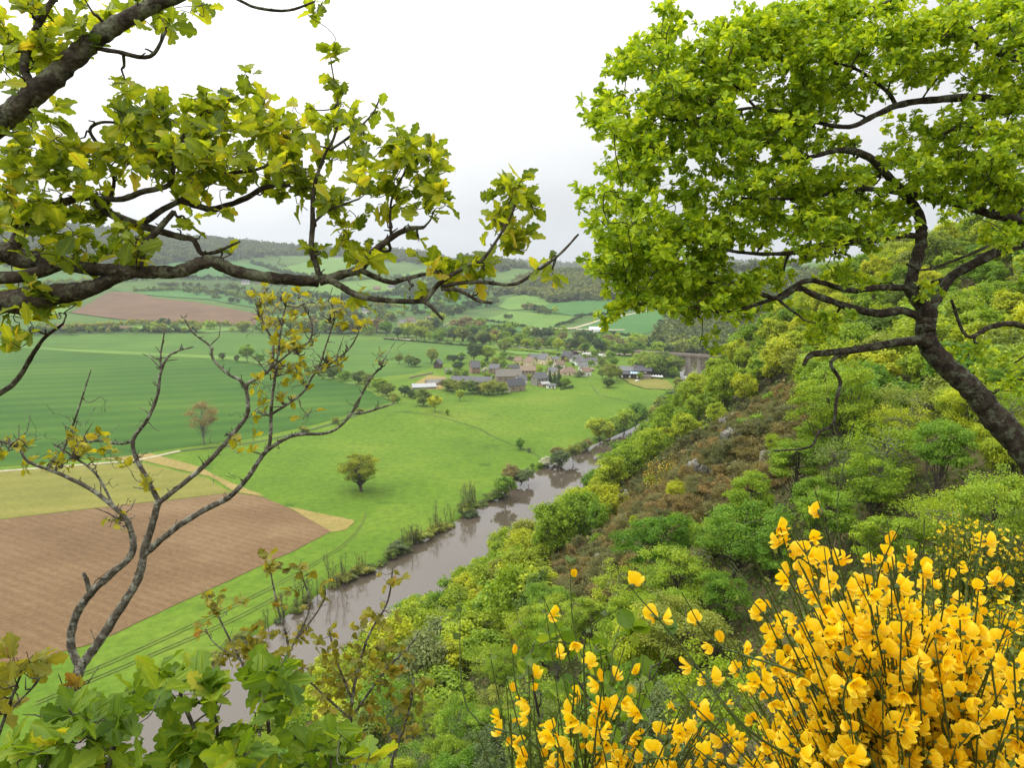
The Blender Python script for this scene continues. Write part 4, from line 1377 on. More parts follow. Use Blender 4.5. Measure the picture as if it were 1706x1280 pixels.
for x, y, h, l in ((745, 650, 20, 'buff'), (752, 652, 23, 'olive'), (762, 655, 20, 'olive'), (773, 657, 26, 'olive'), (788, 655, 23, 'olive'), (801, 656, 18, 'buff'), (815, 659, 27, 'olive'), (829, 657, 18, 'olive'), (838, 656, 20, 'olive')):
    V(x, y, h, l, {'buff': 'buff', 'olive': 'olive'}[l] + ' budding tree in the row before the long barn', group='tree row before the long barn', wide=1.15)
V(916, 637, 22, 'dark', 'dark conifer beside the grey stone house', 'conifer', 0, name='conifer', group=G1)
V(931, 644, 28, 'dark', 'taller dark conifer behind the white hut', 'conifer', 0, name='conifer', group=G1)
V(924, 638, 20, 'dark', 'dark conifer between its two neighbours', 'conifer', 0, name='conifer', group=G1)
for x in (973, 987): V(x, 559, 12, 'dark', 'slim dark conifer beside the white marquee', 'conifer', 0, name='conifer', group='conifers near the marquee', wide=0.6)

for k in range(46):
    x, y = RT.uniform(740, 1000), RT.uniform(596, 634)
    if y > 640 - (x - 850) * 0.1 and x > 900: continue
    l = ('fresh', 'olive', 'dark', 'lime', 'fresh', 'grey')[int(RT.integers(0, 6))]
    V(x, y, RT.uniform(4, 11), l, LW[l] + ' garden bush among the village houses', 'shrub', name='garden_bush', cat='bush', group='garden bushes of the village', wide=1.2)
for x, y, h, l in ((835, 608, 16, 'fresh'), (862, 606, 13, 'olive'), (899, 622, 12, 'fresh'), (917, 612, 12, 'lime'), (958, 606, 12, 'olive'), (985, 612, 13, 'fresh'), (1000, 610, 14, 'olive'), (775, 628, 14, 'fresh'), (760, 632, 16, 'olive'), (812, 632, 12, 'lime'), (870, 640, 12, 'olive'), (975, 604, 10, 'fresh'), (1010, 618, 16, 'olive'), (1022, 612, 18, 'fresh')):
    V(x, y, h, l, LW[l] + ' round tree standing between the village roofs', group=G1, wide=1.1)

# the riverside on the far bank
G2 = 'trees and bushes along the river bank'
for x, y, h, l, d in [(842, 832, 42, 'fresh', 'bushy green bank tree before the river bend'), (830, 834, 26, 'willow', 'low willow bush beside the bushy green bank tree'), (852, 812, 40, 'buff', 'thin buff tree behind the bushy green bank tree'),
                      (867, 808, 26, 'grey', 'grey-green rounded bush over the water'), (880, 801, 22, 'grey', 'grey-green rounded bush over the water'), (886, 781, 10, 'fresh', 'small green bush near the blossoming thorn'),
                      (899, 780, 10, 'fresh', 'small green bush near the blossoming thorn'), (913, 779, 19, 'blossom', 'white blossoming thorn bush on the river bank'), (930, 778, 30, 'grey', 'round grey-green willow beside the blossoming thorn'),
                      (929, 765, 22, 'buff', 'buff tree behind the round willow'), (955, 768, 30, 'willow', 'pale willow between thorn and tall bank trees'), (968, 758, 24, 'willow', 'pale willow between thorn and tall bank trees'),
                      (978, 752, 22, 'buff', 'buff bank bush below the tall bank trees'), (1000, 738, 44, 'oak', 'broad oak-green tree leaning over the river'), (1018, 728, 30, 'oak', 'lower oak-green bush beside the broad bank tree'),
                      (1040, 722, 44, 'fresh', 'tall fresh green bank tree'), (1058, 713, 44, 'fresh', 'tall fresh green bank tree'), (1078, 704, 22, 'willow', 'low willow before the upper reach'), (1090, 700, 26, 'willow', 'low willow before the upper reach'),
                      (1103, 696, 36, 'olive', 'olive bank tree at the upper reach'), (1115, 690, 34, 'olive', 'olive bank tree at the upper reach'), (1128, 680, 30, 'grey', 'grey-green bank tree at the upper reach'),
                      (1138, 670, 34, 'dark', 'dark green round tree at the river narrows'), (1121, 630, 20, 'lime', 'lime round tree on the inn lawn bank'), (1130, 648, 20, 'willow', 'willow below the inn lawn'), (1112, 662, 12, 'fresh', 'small bush below the inn lawn'),
                      (1095, 622, 32, 'fresh', 'green tree behind the inn canopies'), (1108, 620, 28, 'olive', 'olive tree near the viaduct abutment'), (1118, 617, 30, 'olive', 'olive tree near the viaduct abutment'), (1128, 622, 28, 'lime', 'yellowish tree near the first viaduct pier'),
                      (867, 749, 20, 'fresh', 'upright green bush in the meadow near the river'), (881, 754, 9, 'grey', 'flat grey bush in the meadow near the river')]:
    V(x, y, h, l, d, group=G2, name='bank_tree', wide=1.2)
for k in range(34):
    t = RT.uniform() ** 0.8
    x = 640 + 160 * t + RT.normal() * 5; y = 940 - 92 * t + RT.normal() * 4 - 4
    V(x, y, RT.uniform(24, 56), 'olive', 'thin leafless sapling on the river bank', 'bare', None, 'bark', 'bare_sapling', 'bare saplings on the river bank')
for k in range(22):
    t = RT.uniform()
    x = 425 + 180 * t + RT.normal() * 6; y = 1062 - 102 * t + RT.normal() * 5 - 5
    V(x, y, RT.uniform(34, 74), 'olive', 'thin leafless sapling on the lower bank', 'bare', None, 'bark', 'bare_sapling', 'bare saplings on the river bank')
for k in range(44):
    t = RT.uniform()
    q = np.array([(330, 1118), (460, 1045), (560, 978), (640, 945), (700, 905), (800, 850), (840, 826)], float)
    f = t * 5.999; i = int(f); c = q[i] + (q[i + 1] - q[i]) * (f - i)
    V(c[0] + RT.normal() * 3 - 3, c[1] + RT.normal() * 3 - 3, RT.uniform(6, 22), ('olive', 'willow', 'willow', 'grey')[int(RT.integers(0, 4))], 'low tangled bush fringing the brown water', 'shrub', None, 'bark', 'bank_bush', 'low bushes fringing the water', 'bush', 1.3)

# wheat field edge and lone bushes
for x, y, h, l in ((412, 603, 30, 'fresh'), (432, 608, 20, 'fresh'), (452, 611, 14, 'olive'), (470, 615, 12, 'olive'), (495, 620, 18, 'olive'), (515, 623, 14, 'fresh'), (536, 626, 22, 'olive'), (556, 632, 24, 'olive'), (575, 635, 18, 'fresh'), (596, 640, 24, 'olive'),
                   (615, 645, 24, 'olive'), (630, 652, 24, 'fresh'), (645, 660, 22, 'olive'), (655, 668, 14, 'olive'), (372, 601, 14, 'dark'), (395, 603, 12, 'dark')):
    V(x, y, h, l, {'fresh': 'green', 'olive': 'olive', 'dark': 'dark'}[l] + ' tree in the line dividing the wheat fields', group='tree line between the wheat fields', wide=1.2)
for x, y in ((600, 690), (560, 706), (655, 672), (506, 720)): V(x, y, 12, 'olive', 'low bush on the edge of the lower wheat field', 'shrub', group='bushes at the wheat field edge', name='field_bush', cat='bush')


def along(pts, n, jx, jy, hr, leafs, desc, kind, group, name='broadleaf_tree', wide=1.15, single=False):
    pts = np.array(pts, float)
    seg = np.linalg.norm(np.diff(pts, axis=0), axis=1); cum = np.concatenate([[0], np.cumsum(seg)])
    for k in range(n):
        s_ = (k + RT.uniform(0, 1)) / n * cum[-1]
        i = min(np.searchsorted(cum, s_, side='right') - 1, len(seg) - 1)
        c = pts[i] + (pts[i + 1] - pts[i]) * (s_ - cum[i]) / seg[i]
        l = leafs[int(RT.integers(0, len(leafs)))]
        V(c[0] + RT.normal() * jx, c[1] - abs(RT.normal()) * jy, RT.uniform(*hr), l, LW[l] + ' ' + desc, kind, group=group, name=name, wide=wide, single=single)


along([(640, 562), (740, 570), (860, 581), (960, 588), (1062, 596)], 46, 3, 3, (14, 27), ('fresh', 'olive', 'olive', 'oak', 'dark', 'lime', 'buff'), 'tree in the front of the belt behind the village', 'mid', 'tree belt behind the village')
along([(700, 554), (800, 562), (900, 568), (1000, 576), (1090, 586)], 34, 4, 4, (16, 26), ('fresh', 'olive', 'oak', 'oak', 'dark', 'buff'), 'tree in the rear of the belt behind the village', 'far', 'tree belt behind the village')
along([(-20, 559), (120, 558), (260, 556), (400, 554), (520, 556), (640, 562)], 34, 4, 3, (8, 20), ('fresh', 'olive', 'dark', 'oak', 'olive'), 'tree beyond the top of the wheat field', 'far', 'tree belt beyond the wheat', single=True)
along([(440, 552), (540, 556), (640, 560)], 16, 5, 4, (16, 28), ('fresh', 'olive', 'dark', 'buff'), 'tall tree beyond the light wheat', 'far', 'tree belt beyond the wheat')
along([(1070, 625), (1086, 626), (1100, 627.5), (1112, 628), (1124, 627)], 13, 2, 0.5, (32, 44), ('olive', 'fresh', 'lime', 'olive'), 'tree in front of the viaduct', 'mid', 'trees before the viaduct')
along([(1090, 600), (1105, 596), (1130, 592), (1160, 590), (1200, 588)], 16, 4, 4, (16, 30), ('olive', 'fresh', 'lime', 'dark'), 'tree beyond the viaduct', 'far', 'trees beyond the viaduct')
along([(1040, 590), (1060, 586), (1080, 580)], 6, 4, 3, (14, 22), ('olive', 'fresh'), 'tree at the road before the viaduct', 'mid', 'trees at the road')
along([(660, 548), (720, 549), (790, 552)], 5, 3, 1, (10, 13), ('blossom',), 'tree in a row at the far hamlet', 'far', 'blossoming trees', single=True)
along([(795, 548), (798, 548)], 2, 3, 1, (16, 20), ('fresh',), 'round tree below the far pastures', 'far', 'trees on the far fields', single=True)
along([(868, 512), (880, 520), (900, 524), (925, 527)], 10, 5, 3, (9, 15), ('dark', 'olive', 'fresh', 'buff'), 'tree of the copse between the far pastures', 'far', 'copse between far pastures', single=True)
along([(840, 532), (852, 532)], 3, 3, 1, (7, 9), ('dark',), 'tree alone in the far pasture', 'far', 'trees on the far fields', single=True)
along([(735, 535), (760, 525), (800, 510), (830, 505)], 14, 8, 4, (8, 14), ('dark', 'olive', 'fresh'), 'tree on the slope above the hamlet', 'far', 'trees above the hamlet', single=True)
along([(640, 540), (660, 530), (700, 526), (740, 530)], 14, 6, 4, (8, 14), ('dark', 'olive', 'fresh'), 'tree round the far hamlet', 'far', 'trees round the hamlet', single=True)


# ------------------------------------------------------------------ hedges and far woods
def tuft_points(pts, spacing):
    w = pl(*pts)[:, :2]
    out = []
    for a, b in zip(w[:-1], w[1:]):
        n = max(1, int(np.linalg.norm(b - a) / spacing)); n = min(n, 400)
        for k in range(n): out.append(a + (b - a) * (k + RT.uniform(-.3, .3)) / n)
    return np.array(out)


_far_soup = {}


def blob(k, n=130):
    """the foliage of a far tree, about 8 m tall"""
    if (k, n) not in _far_soup:
        _far_soup[k, n] = crown_shape(seed=800 + k, height_=8, rad=(3.8, 4.4, 4.0, 3.4, 4.6)[k], base=0.02, lumps=13, leaves=n, leaf=2.0 * math.sqrt(130 / n), lump_r=(0.3, 0.5), trunk_r=0.1, sides=3)[1]
    return _far_soup[k, n]


def hedge(pts, h, leafm, desc, spacing=5.0, group='hedges of the valley', wide=1.0):
    c = tuft_points(pts, spacing)
    s = Soup()
    z = height(c[:, 0], c[:, 1])
    for (x, y), zz in zip(c, z):
        sc = h / 8 * RT.uniform(0.6, 1.35)
        s.merge(blob(int(RT.integers(0, 5))), (x, y, zz - 0.1 * h), sc * wide, RT.uniform(0, 6.28))
    o = s.build('hedge', LM[leafm])
    o['label'] = desc; o['category'] = 'hedge'; o['group'] = group


for pts, h, l, d in [
    ([(0, 500), (60, 492), (120, 500)], 9, 'olive', 'hedge on the hillside left of the brown field'),
    ([(118, 548), (220, 541), (330, 541), (425, 545)], 7, 'olive', 'bushy hedge below the large brown field'),
    ([(-60, 556), (60, 555), (200, 553), (330, 554)], 7, 'dark', 'dark hedge beyond the top of the wheat'),
    ([(225, 486), (300, 484), (380, 490), (450, 508)], 9, 'olive', 'tree-grown hedge above the brown field'),
    ([(190, 470), (280, 464), (380, 466), (480, 478)], 12, 'dark', 'dark hedge crossing the mid hillside'),
    ([(0, 480), (90, 474), (180, 472)], 12, 'olive', 'olive hedge on the hillside at far left'),
    ([(440, 524), (520, 516), (600, 510), (680, 514)], 11, 'olive', 'hedge below the hillside houses'),
    ([(500, 494), (560, 500), (640, 494), (720, 486), (800, 488)], 12, 'dark', 'dark hedge above the hillside pastures'),
    ([(560, 470), (620, 466), (700, 478), (780, 474)], 13, 'olive', 'tree-grown hedge high on the hillside'),
    ([(420, 440), (470, 456), (540, 466)], 12, 'dark', 'hedge running down from the hill wood'),
    ([(580, 432), (600, 442), (590, 456)], 12, 'olive', 'short hedge below the far ridge wood'),
    ([(805, 534), (850, 540), (900, 552)], 4, 'dark', 'low hedge beside the far crop strip'),
    ([(925, 545), (950, 538), (970, 527)], 5, 'dark', 'low hedge climbing beside the white track'),
    ([(958, 527), (1000, 524), (1060, 514)], 4, 'dark', 'low hedge under the far green crop'),
    ([(1000, 557), (1040, 560), (1070, 564), (1085, 568)], 5, 'dark', 'dark hedge below the marquee field'),
    ([(1032, 628), (1050, 641), (1075, 649.5), (1124, 651)], 0.9, 'dark', 'clipped low hedge round the inn lawn'),
    ([(640, 566), (740, 574), (800, 579)], 3.0, 'dark', 'low hedge along the straight valley road'),
    ([(935, 650), (948, 648), (956, 645)], 2.2, 'dark', 'short garden hedge at the meadow edge'),
    ([(940, 592), (1000, 597), (1030, 602)], 3.0, 'olive', 'hedge behind the campsite caravans'),
    ([(800, 581), (870, 586), (935, 592)], 3.0, 'fresh', 'green hedge between village gardens and belt'),
]:
    hedge(pts, h, l, d, max(2.0, h * 0.6))


def inside(poly, x, y):
    c = np.zeros(x.shape, bool)
    for (x0, y0), (x1, y1) in zip(poly, np.roll(poly, -1, axis=0)):
        m = (y0 > y) != (y1 > y)
        c ^= m & (x < (x1 - x0) * (y - y0) / (y1 - y0 + 1e-12) + x0)
    return c


def wood(name, polypx, spacing, h, leafm, seed, nleaf=130, limit=2600, wide=1.15):
    rng = np.random.default_rng(seed)
    w = np.array([plan(*q[:2])[:2] * (q[2] if len(q) > 2 else 1.0) for q in polypx])
    lo, hi = w.min(0), w.max(0)
    n = int((hi - lo).prod() / spacing ** 2)
    p = rng.uniform(lo, hi, (min(n, 60000), 2))
    p = p[inside(w, p[:, 0], p[:, 1])]
    if len(p) > limit: p = p[rng.permutation(len(p))[:limit]]
    z = height(p[:, 0], p[:, 1])
    s = Soup()
    for (x, y), zz in zip(p, z):
        sc = h / 8 * rng.uniform(0.7, 1.3)
        s.merge(blob(int(rng.integers(0, 5)), nleaf), (x, y, zz - 1), sc * wide, rng.uniform(0, 6.28))
    v, loops, sizes, mi, tint = s.arrays()
    s.tint[0] = np.clip(tint + 0.55 * fnoise(v[:, 0] / 60, v[:, 1] / 60, seed, 3), 0, 1).astype(np.float32)
    tag(s.build(name, LM[leafm]), kind='stuff')
    print(name, len(p))


wood('ridge_woods', [(-300, 392, 1.5), (0, 394, 1.5), (150, 402, 1.5), (300, 414, 1.5), (500, 424, 1.5), (700, 434, 1.5), (765, 438, 1.4), (700, 441), (610, 434), (520, 427), (430, 430), (320, 438), (200, 448), (0, 446), (-300, 442)], 15, 15, 'ridge', 31, 60, 9000)
wood('hill_woods', [(820, 496), (845, 480), (880, 462), (960, 455), (1050, 460), (1120, 468), (1120, 497), (1040, 499), (960, 502), (915, 506), (898, 494), (850, 492)], 11, 13, 'wood', 32, 110, 3200)
wood('far_ridge_woods', [(760, 436), (850, 436), (980, 443), (1060, 446), (1060, 452), (960, 452), (850, 452), (770, 448)], 26, 18, 'ridge', 33, 40, 3000)
wood('far_ridge_woods', [(1040, 446, 1.1), (1200, 444, 1.1), (1330, 440, 1.1), (1330, 452), (1200, 462), (1110, 466), (1050, 456)], 20, 15, 'ridge', 39, 60, 2500)
wood('river_woods', [(1092, 572), (1110, 545), (1118, 522), (1150, 505), (1300, 470), (1450, 440), (1450, 560), (1290, 596), (1190, 597), (1130, 590)], 9, 13, 'wood', 34, 130, 3800)
wood('hillside_scrub', [(240, 470), (420, 480), (520, 500), (640, 495), (660, 540), (560, 552), (450, 520), (380, 505), (300, 485)], 26, 9, 'wood', 35, 110, 700)
wood('hillside_scrub', [(640, 460), (760, 452), (830, 470), (830, 505), (760, 530), (700, 520), (660, 490)], 26, 10, 'wood', 36, 100, 700)

# ------------------------------------------------------------------ the near slope: trees, gorse, rocks
GORSE_PX = np.array([(985, 905), (1020, 850), (1050, 795), (1120, 722), (1220, 650), (1330, 640), (1395, 690), (1370, 745), (1290, 800), (1225, 850), (1180, 900), (1130, 935), (1090, 965), (1050, 985), (1000, 1010), (940, 1020), (905, 985), (905, 950), (935, 915)], float)
BROOM_PX = np.array([(1130, 1300), (1180, 1050), (1215, 920), (1300, 860), (1400, 840), (1560, 890), (1720, 960), (1720, 1300)], float)
RS = np.random.default_rng(4242)


def slope_scatter():
    # dart throwing with spacing growing with distance
    cand = []
    for _ in range(90000):
        r = 9 * (560 / 9) ** RS.uniform() ; a = RS.uniform(-34, 40)
        cand.append((r * math.sin(R(a)), r * math.cos(R(a)), r, a))
    cand = np.array(cand)
    u = river_u(cand[:, 0], cand[:, 1]) - RIVER_W
    cand = cand[(u > 1.5)]
    z = height(cand[:, 0], cand[:, 1])
    px, py, dep = project(np.column_stack([cand[:, :2], z + 1.0]))
    ok = (px > -150) & (px < 1850) & (py > 300) & (py < 1700)
    cand, z, px, py, dep = cand[ok], z[ok], px[ok], py[ok], dep[ok]
    gor = inside(GORSE_PX, px, py) & (cand[:, 2] > 24) & (cand[:, 2] < 150)
    keep = []
    grid = {}
    for i in range(len(cand)):
        x, y, r, a = cand[i]
        sp = 1.75 if gor[i] else (1.9 + 0.026 * min(r, 110))
        c = 3.0
        gx, gy = int(x // c), int(y // c)
        bad = False
        for ix in range(gx - 3, gx + 4):
            for iy in range(gy - 3, gy + 4):
                for j, sj in grid.get((ix, iy), ()):
                    if (cand[j, 0] - x) ** 2 + (cand[j, 1] - y) ** 2 < (0.5 * (sp + sj)) ** 2: bad = True; break
                if bad: break
            if bad: break
        if bad: continue
        grid.setdefault((gx, gy), []).append((i, sp)); keep.append(i)
    keep = np.array(keep)
    return cand[keep], z[keep], px[keep], py[keep], dep[keep], gor[keep]


def terrain_hides(p):
    n = 60
    t = np.linspace(0.02, 0.97, n)[:, None]
    q = np.array([0, 0, CAM_Z]) * (1 - t) + p * t
    return bool((height(q[:, 0], q[:, 1]) > q[:, 2] + 0.3).any())


def build_slope():
    C_, Z, PX, PY, DEP, GOR = slope_scatter()
    items = []
    for i in np.argsort(DEP):
        x, y, r, a = C_[i]
        px, py = PX[i], PY[i]
        if r < 10 or (r < 18 and a < 12): continue
        nv = vnoise(x / 26, y / 26, 51) + 0.5 * vnoise(x / 9, y / 9, 52)
        e = RS.uniform()
        if GOR[i]:
            kind, k = 'gorse', int(RS.integers(0, 3)); sc = RS.uniform(0.7, 1.25)
            lm = 'gorse' if e < 0.55 + nv * 0.6 else 'heath'
            if e > 0.94: kind, k, lm, sc = 'near', int(RS.integers(0, 5)), 'fresh' if e > 0.97 else 'lime', 0.36
        else:
            near = r < 62
            kind, k = ('near', int(RS.integers(0, 5))) if near else ('mid', int(RS.integers(0, 5)))
            base = 0.56 + min(r, 130) * 0.0036 if near else (0.62 + min(r, 200) * 0.0013)
            sc = base * RS.uniform(0.72, 1.2)
            if px > 1150 and r < 70 and a > 12:
                lm = 'fresh' if e < 0.3 else 'oak' if e < 0.62 else 'lime' if e < 0.75 else 'olive' if e < 0.9 else 'dark'
                if e > 0.66 and near: kind, k = 'sparse', int(RS.integers(0, 3)); lm = 'lime' if e < 0.85 else 'olive'
            elif r > 90:
                lm = 'lime' if e < 0.56 + nv * 0.5 else 'oak' if e < 0.9 else 'olive'
            else:
                lm = 'fresh' if e < 0.28 - nv * 0.4 else 'lime' if e < 0.64 else 'oak' if e < 0.84 else 'grey' if e < 0.90 else 'olive'
                if near and RS.uniform() < 0.24: kind, k = 'sparse', int(RS.integers(0, 3))
            if r > 150 and float(river_u(np.array([x]), np.array([y]))[0]) - RIVER_W < 26: sc *= 0.58
            if r < 16: sc *= 0.55
            elif r < 24: sc *= 0.8
        mn, mx = me_bounds(PROTO[kind, k][1])
        h = float(mx[2]) * sc
        rad = float(max(mx[0], mx[1], -mn[0], -mn[1])) * sc * 0.8
        items.append((r, x, y, Z[i], kind, k, lm, sc, h, rad))
    # what the view shows of each, nearest first
    cell = 7.0
    W_, H_c = int(1706 / cell) + 1, int(1280 / cell) + 1
    yy, xx = np.mgrid[0:H_c, 0:W_]
    cover = inside(BROOM_PX, (xx.ravel() + 0.5) * cell, (yy.ravel() + 0.5) * cell).reshape(H_c, W_).astype(float)
    vis = []
    for it in items:
        r, x, y, z, kind, k, lm, sc, h, rad = it
        cx, cy, d = project(np.array([x, y, z + h * 0.55]))
        rx, ry = rad / d * FPX / cell, max(h * 0.5, rad * 0.8) / d * FPX / cell
        m = ((xx + 0.5 - cx / cell) / rx) ** 2 + ((yy + 0.5 - cy / cell) / ry) ** 2 < 1
        if not m.any():
            ix, iy = int(cx / cell), int(cy / cell)
            n = 0.3 if 0 <= ix < W_ and 0 <= iy < H_c and cover[iy, ix] < 0.9 else 0
            tot = 1
            if n and terrain_hides(np.array([x, y, z + h])): n = 0
            if n: cover[iy, ix] += 0.3
        else:
            n = float((1 - np.minimum(cover[m], 1)).sum()); tot = m.sum()
            if n > 0 and terrain_hides(np.array([x, y, z + h])): n = 0
            if n > 0: cover[m] += 0.8
        vis.append((n, n / tot))
    order = sorted(range(len(items)), key=lambda i: -vis[i][0])
    shown = [i for i in order if vis[i][0] > 0.05 and vis[i][1] > 0.04]
    gor_i = [i for i in shown if items[i][4] == 'gorse']
    tree_i = [i for i in shown if items[i][4] != 'gorse']
    things = set(gor_i[:230]) | set(tree_i[:290])
    print('slope items', len(items), 'shown', len(shown), 'gorse', len(gor_i), 'trees', len(tree_i))
    rest = {'lime': Soup(), 'fresh': Soup()}
    nrest = 0
    for i, it in enumerate(items):
        r, x, y, z, kind, k, lm, sc, h, rad = it
        if i in things:
            cx, cy, d = project(np.array([x, y, z + h * 0.6]))
            rz = float(RS.uniform(0, 6.28))
            if kind == 'gorse':
                o = plant('gorse_bush', kind, k, lm, 'bark', (x, y, z - 0.15), (sc, sc, sc * float(RS.uniform(0.8, 1.2))), rz)
                w = ('dull green-brown' if lm == 'heath' else 'rusty brown') + ' gorse '
                zone = ('at the crest of the rocky spur' if cy < 700 else 'high on the spur' if cy < 760 else 'in the middle of the spur' if cy < 830 else 'low on the spur' if cy < 900 else 'at the spur foot')
                register(o, w + ('bush ' if sc > 0.95 else 'clump ') + zone, 'gorse bush', 'gorse on the rocky spur')
            else:
                o = plant('slope_tree', kind, k, lm, 'pale' if kind == 'sparse' else 'bark', (x, y, z - 0.2), (sc * float(RS.uniform(0.82, 1.22)), sc * float(RS.uniform(0.82, 1.22)), sc * float(RS.uniform(0.8, 1.22))), rz)
                o.rotation_euler = (float(RS.normal() * 0.10), float(RS.normal() * 0.10) - 0.06, rz)
                w = {'fresh': 'fresh green', 'oak': 'oak green', 'lime': 'lime', 'olive': 'olive', 'grey': 'grey-green', 'dark': 'dark green'}[lm] + (' thin' if kind == 'sparse' else '') + (' tree ' if h > 4 else ' bush ')
                if cx > 1180: zone = 'high behind the leaning oak' if cy < 470 else 'level with the oak branches' if cy < 580 else 'behind the oak trunk' if cy < 700 else 'below the oak' if cy < 840 else 'behind the tall broom'
                else: zone = 'on the far spur' if cy < 640 else 'left of the gorse crest' if cy < 760 else 'above the river bend' if cy < 860 else 'mid slope by the rocks' if cy < 970 else 'low on the near slope' if cy < 1100 else 'just below the lookout'
                register(o, w + zone, 'tree', 'trees and bushes on the steep slope')
        elif kind != 'gorse' and (vis[i][1] > 0 or RS.uniform() < 0.35) and r > 50:
            nrest += 1
            s_, ss = blob(int(RS.integers(0, 5)), 700), h / 8
            rest['lime' if lm in ('lime', 'olive') else 'fresh'].merge(s_, (x, y, z - 0.3), ss, float(RS.uniform(0, 6.28)))
    for q, s_ in rest.items():
        if s_.n: tag(s_.build('slope_woods', LM[q]), kind='stuff')
    print('rest', nrest)


build_slope()


def undergrowth():
    """brambles, ferns and seedlings that cover the slope between the trees"""
    rng = np.random.default_rng(99)
    n = 420000
    r = 6 * (420 / 6) ** rng.uniform(size=n); a = np.radians(rng.uniform(-50, 42, n))
    x, y = r * np.sin(a), r * np.cos(a)
    u = river_u(x, y) - RIVER_W
    pat = fnoise(x / 9, y / 9, 71, 3)
    m = (u > 0.5) & (rng.uniform(size=n) < np.clip(0.85 + pat * 1.3, 0.2, 1)) & (r > 7 + 3 * rng.uniform(size=n))
    x, y, r, pat = x[m], y[m], r[m], pat[m]
    z = height(x, y)
    sz = np.clip(r * 0.0052, 0.07, 0.8)
    hgt = rng.uniform(size=len(x)) ** 2 * np.clip(0.25 + r * 0.012, 0.3, 1.3)
    s = Soup()
    nr = rand_unit(rng, len(x)) * 0.8 + np.array([-0.2, -0.25, 0.7])
    add_leaves(s, np.column_stack([x, y, z + hgt]), nr, sz, rng, np.clip(0.42 + 0.3 * vnoise(x / 4, y / 4, 8) + 0.2 * rng.normal(size=len(x)), 0, 1))
    px, py, dep = project(np.column_stack([x, y, z]))
    g = inside(GORSE_PX, px, py) & (r > 24) & (r < 150)
    s.mi[0] = g.astype(np.int32)
    tag(s.build('undergrowth', [LM['under'], LM['gorse']]), kind='stuff')


undergrowth()


def crag_grass():
    """short grass and bramble leaves on the lookout itself"""
    rng = np.random.default_rng(123)
    n = 60000
    r = 0.9 + 11 * rng.uniform(size=n) ** 0.7; a = np.radians(rng.uniform(-80, 80, n))
    x, y = r * np.sin(a), r * np.cos(a)
    z = height(x, y)
    s = Soup()
    pat = vnoise(x * 1.3, y * 1.3, 5)
    blade = (np.array([(-0.035, 0, 0), (0.035, 0, 0), (0.02, 0.6, 0.08), (0, 1, 0.25)]), np.array([(0, 1, 2, 3)]))
    d = rand_unit(rng, n) * 0.55 + np.array([0, 0, 1.0])
    add_leaves(s, np.column_stack([x, y, z - 0.01]), rand_unit(rng, n), 0.13 + 0.10 * (pat + 0.5), rng, np.clip(0.5 + pat * 0.6 + 0.2 * rng.normal(size=n), 0, 1), blade, dirs=d * 2)
    m = rng.uniform(size=n) < 0.22
    add_leaves(s, np.column_stack([x, y, z + 0.05 * rng.uniform(size=n)])[m], rand_unit(rng, int(m.sum())) * 0.5 + np.array([0, 0, 1.0]), 0.055, rng, np.clip(0.4 + 0.25 * rng.normal(size=int(m.sum())), 0, 1))
    tag(s.build('grass', LM['under']), kind='stuff')


crag_grass()


def rock(px, py, wpx, hpx, label, seed, name='rock_outcrop'):
    """a cluster of split, angular blocks standing out of the slope"""
    rng = np.random.default_rng(seed)
    p = at(px, py); m = PXM(p)
    bm = bmesh.new()
    for k in range(int(rng.integers(8, 13))):
        w = wpx * m * rng.uniform(0.16, 0.34); h = hpx * m * rng.uniform(0.3, 0.7)
        ret = bmesh.ops.create_icosphere(bm, subdivisions=2, radius=1.0)
        off = np.array([rng.uniform(-.5, .5) * wpx * m, rng.uniform(-.2, .4) * wpx * m, rng.uniform(-0.2, 0.35) * hpx * m])
        rot = Matrix.Rotation(rng.uniform(0, 6.28), 3, 'Z') @ Matrix.Rotation(rng.uniform(-.4, .4), 3, 'X')
        pl_ = rand_unit(rng, 9)
        for v in ret['verts']:
            q = np.array(v.co)
            for n in pl_:                      # cleave flat faces
                d = q @ n - 0.62
                if d > 0: q = q - n * d
            q = q * np.array([w, w * 0.8, h]) + rng.normal(size=3) * 0.02 * w
            v.co = rot @ Vector(q) + Vector(off)
    me = bpy.data.meshes.new(name); bm.to_mesh(me); bm.free()
    o = link(name, me, [ROCK]); o.location = (p[0], p[1], p[2] - 0.10 * hpx * m)
    tag(o, label, 'rock', 'rocks on the slope')


ROCK = bark_mat('lichened_rock', (0.060, 0.054, 0.046), (0.150, 0.140, 0.122), (0.28, 0.265, 0.23), 2.6, (0.30, 0.31, 0.22), 0.06)
for i, (x, y, w, h, lb) in enumerate([
    (1062, 906, 52, 40, 'pale split rocks below the middle of the gorse'), (928, 968, 26, 26, 'small pale boulder between gorse and green bushes'), (888, 1052, 60, 36, 'largest pale rock slab low on the slope'),
    (1040, 838, 26, 34, 'dark ledge of rock under the yellow broom'), (1240, 735, 60, 34, 'broken crag at the spur top among gorse'), (1180, 790, 60, 36, 'grey crag in the gully right of the gorse'),
    (1290, 770, 50, 40, 'shadowy rocks beside the thin trees'), (822, 880, 22, 20, 'small dark rock at the river edge of the slope'), (1222, 700, 40, 20, 'pale ledge near the spur crest'), (1010, 925, 30, 18, 'low flat rock at the gorse foot')]):
    rock(x, y, w, h, lb, 60 + i)

# ------------------------------------------------------------------ the oaks close by
def unp(px, py, dep):
    d = ray(px, py)
    return np.array([0, 0, CAM_Z]) + d * dep


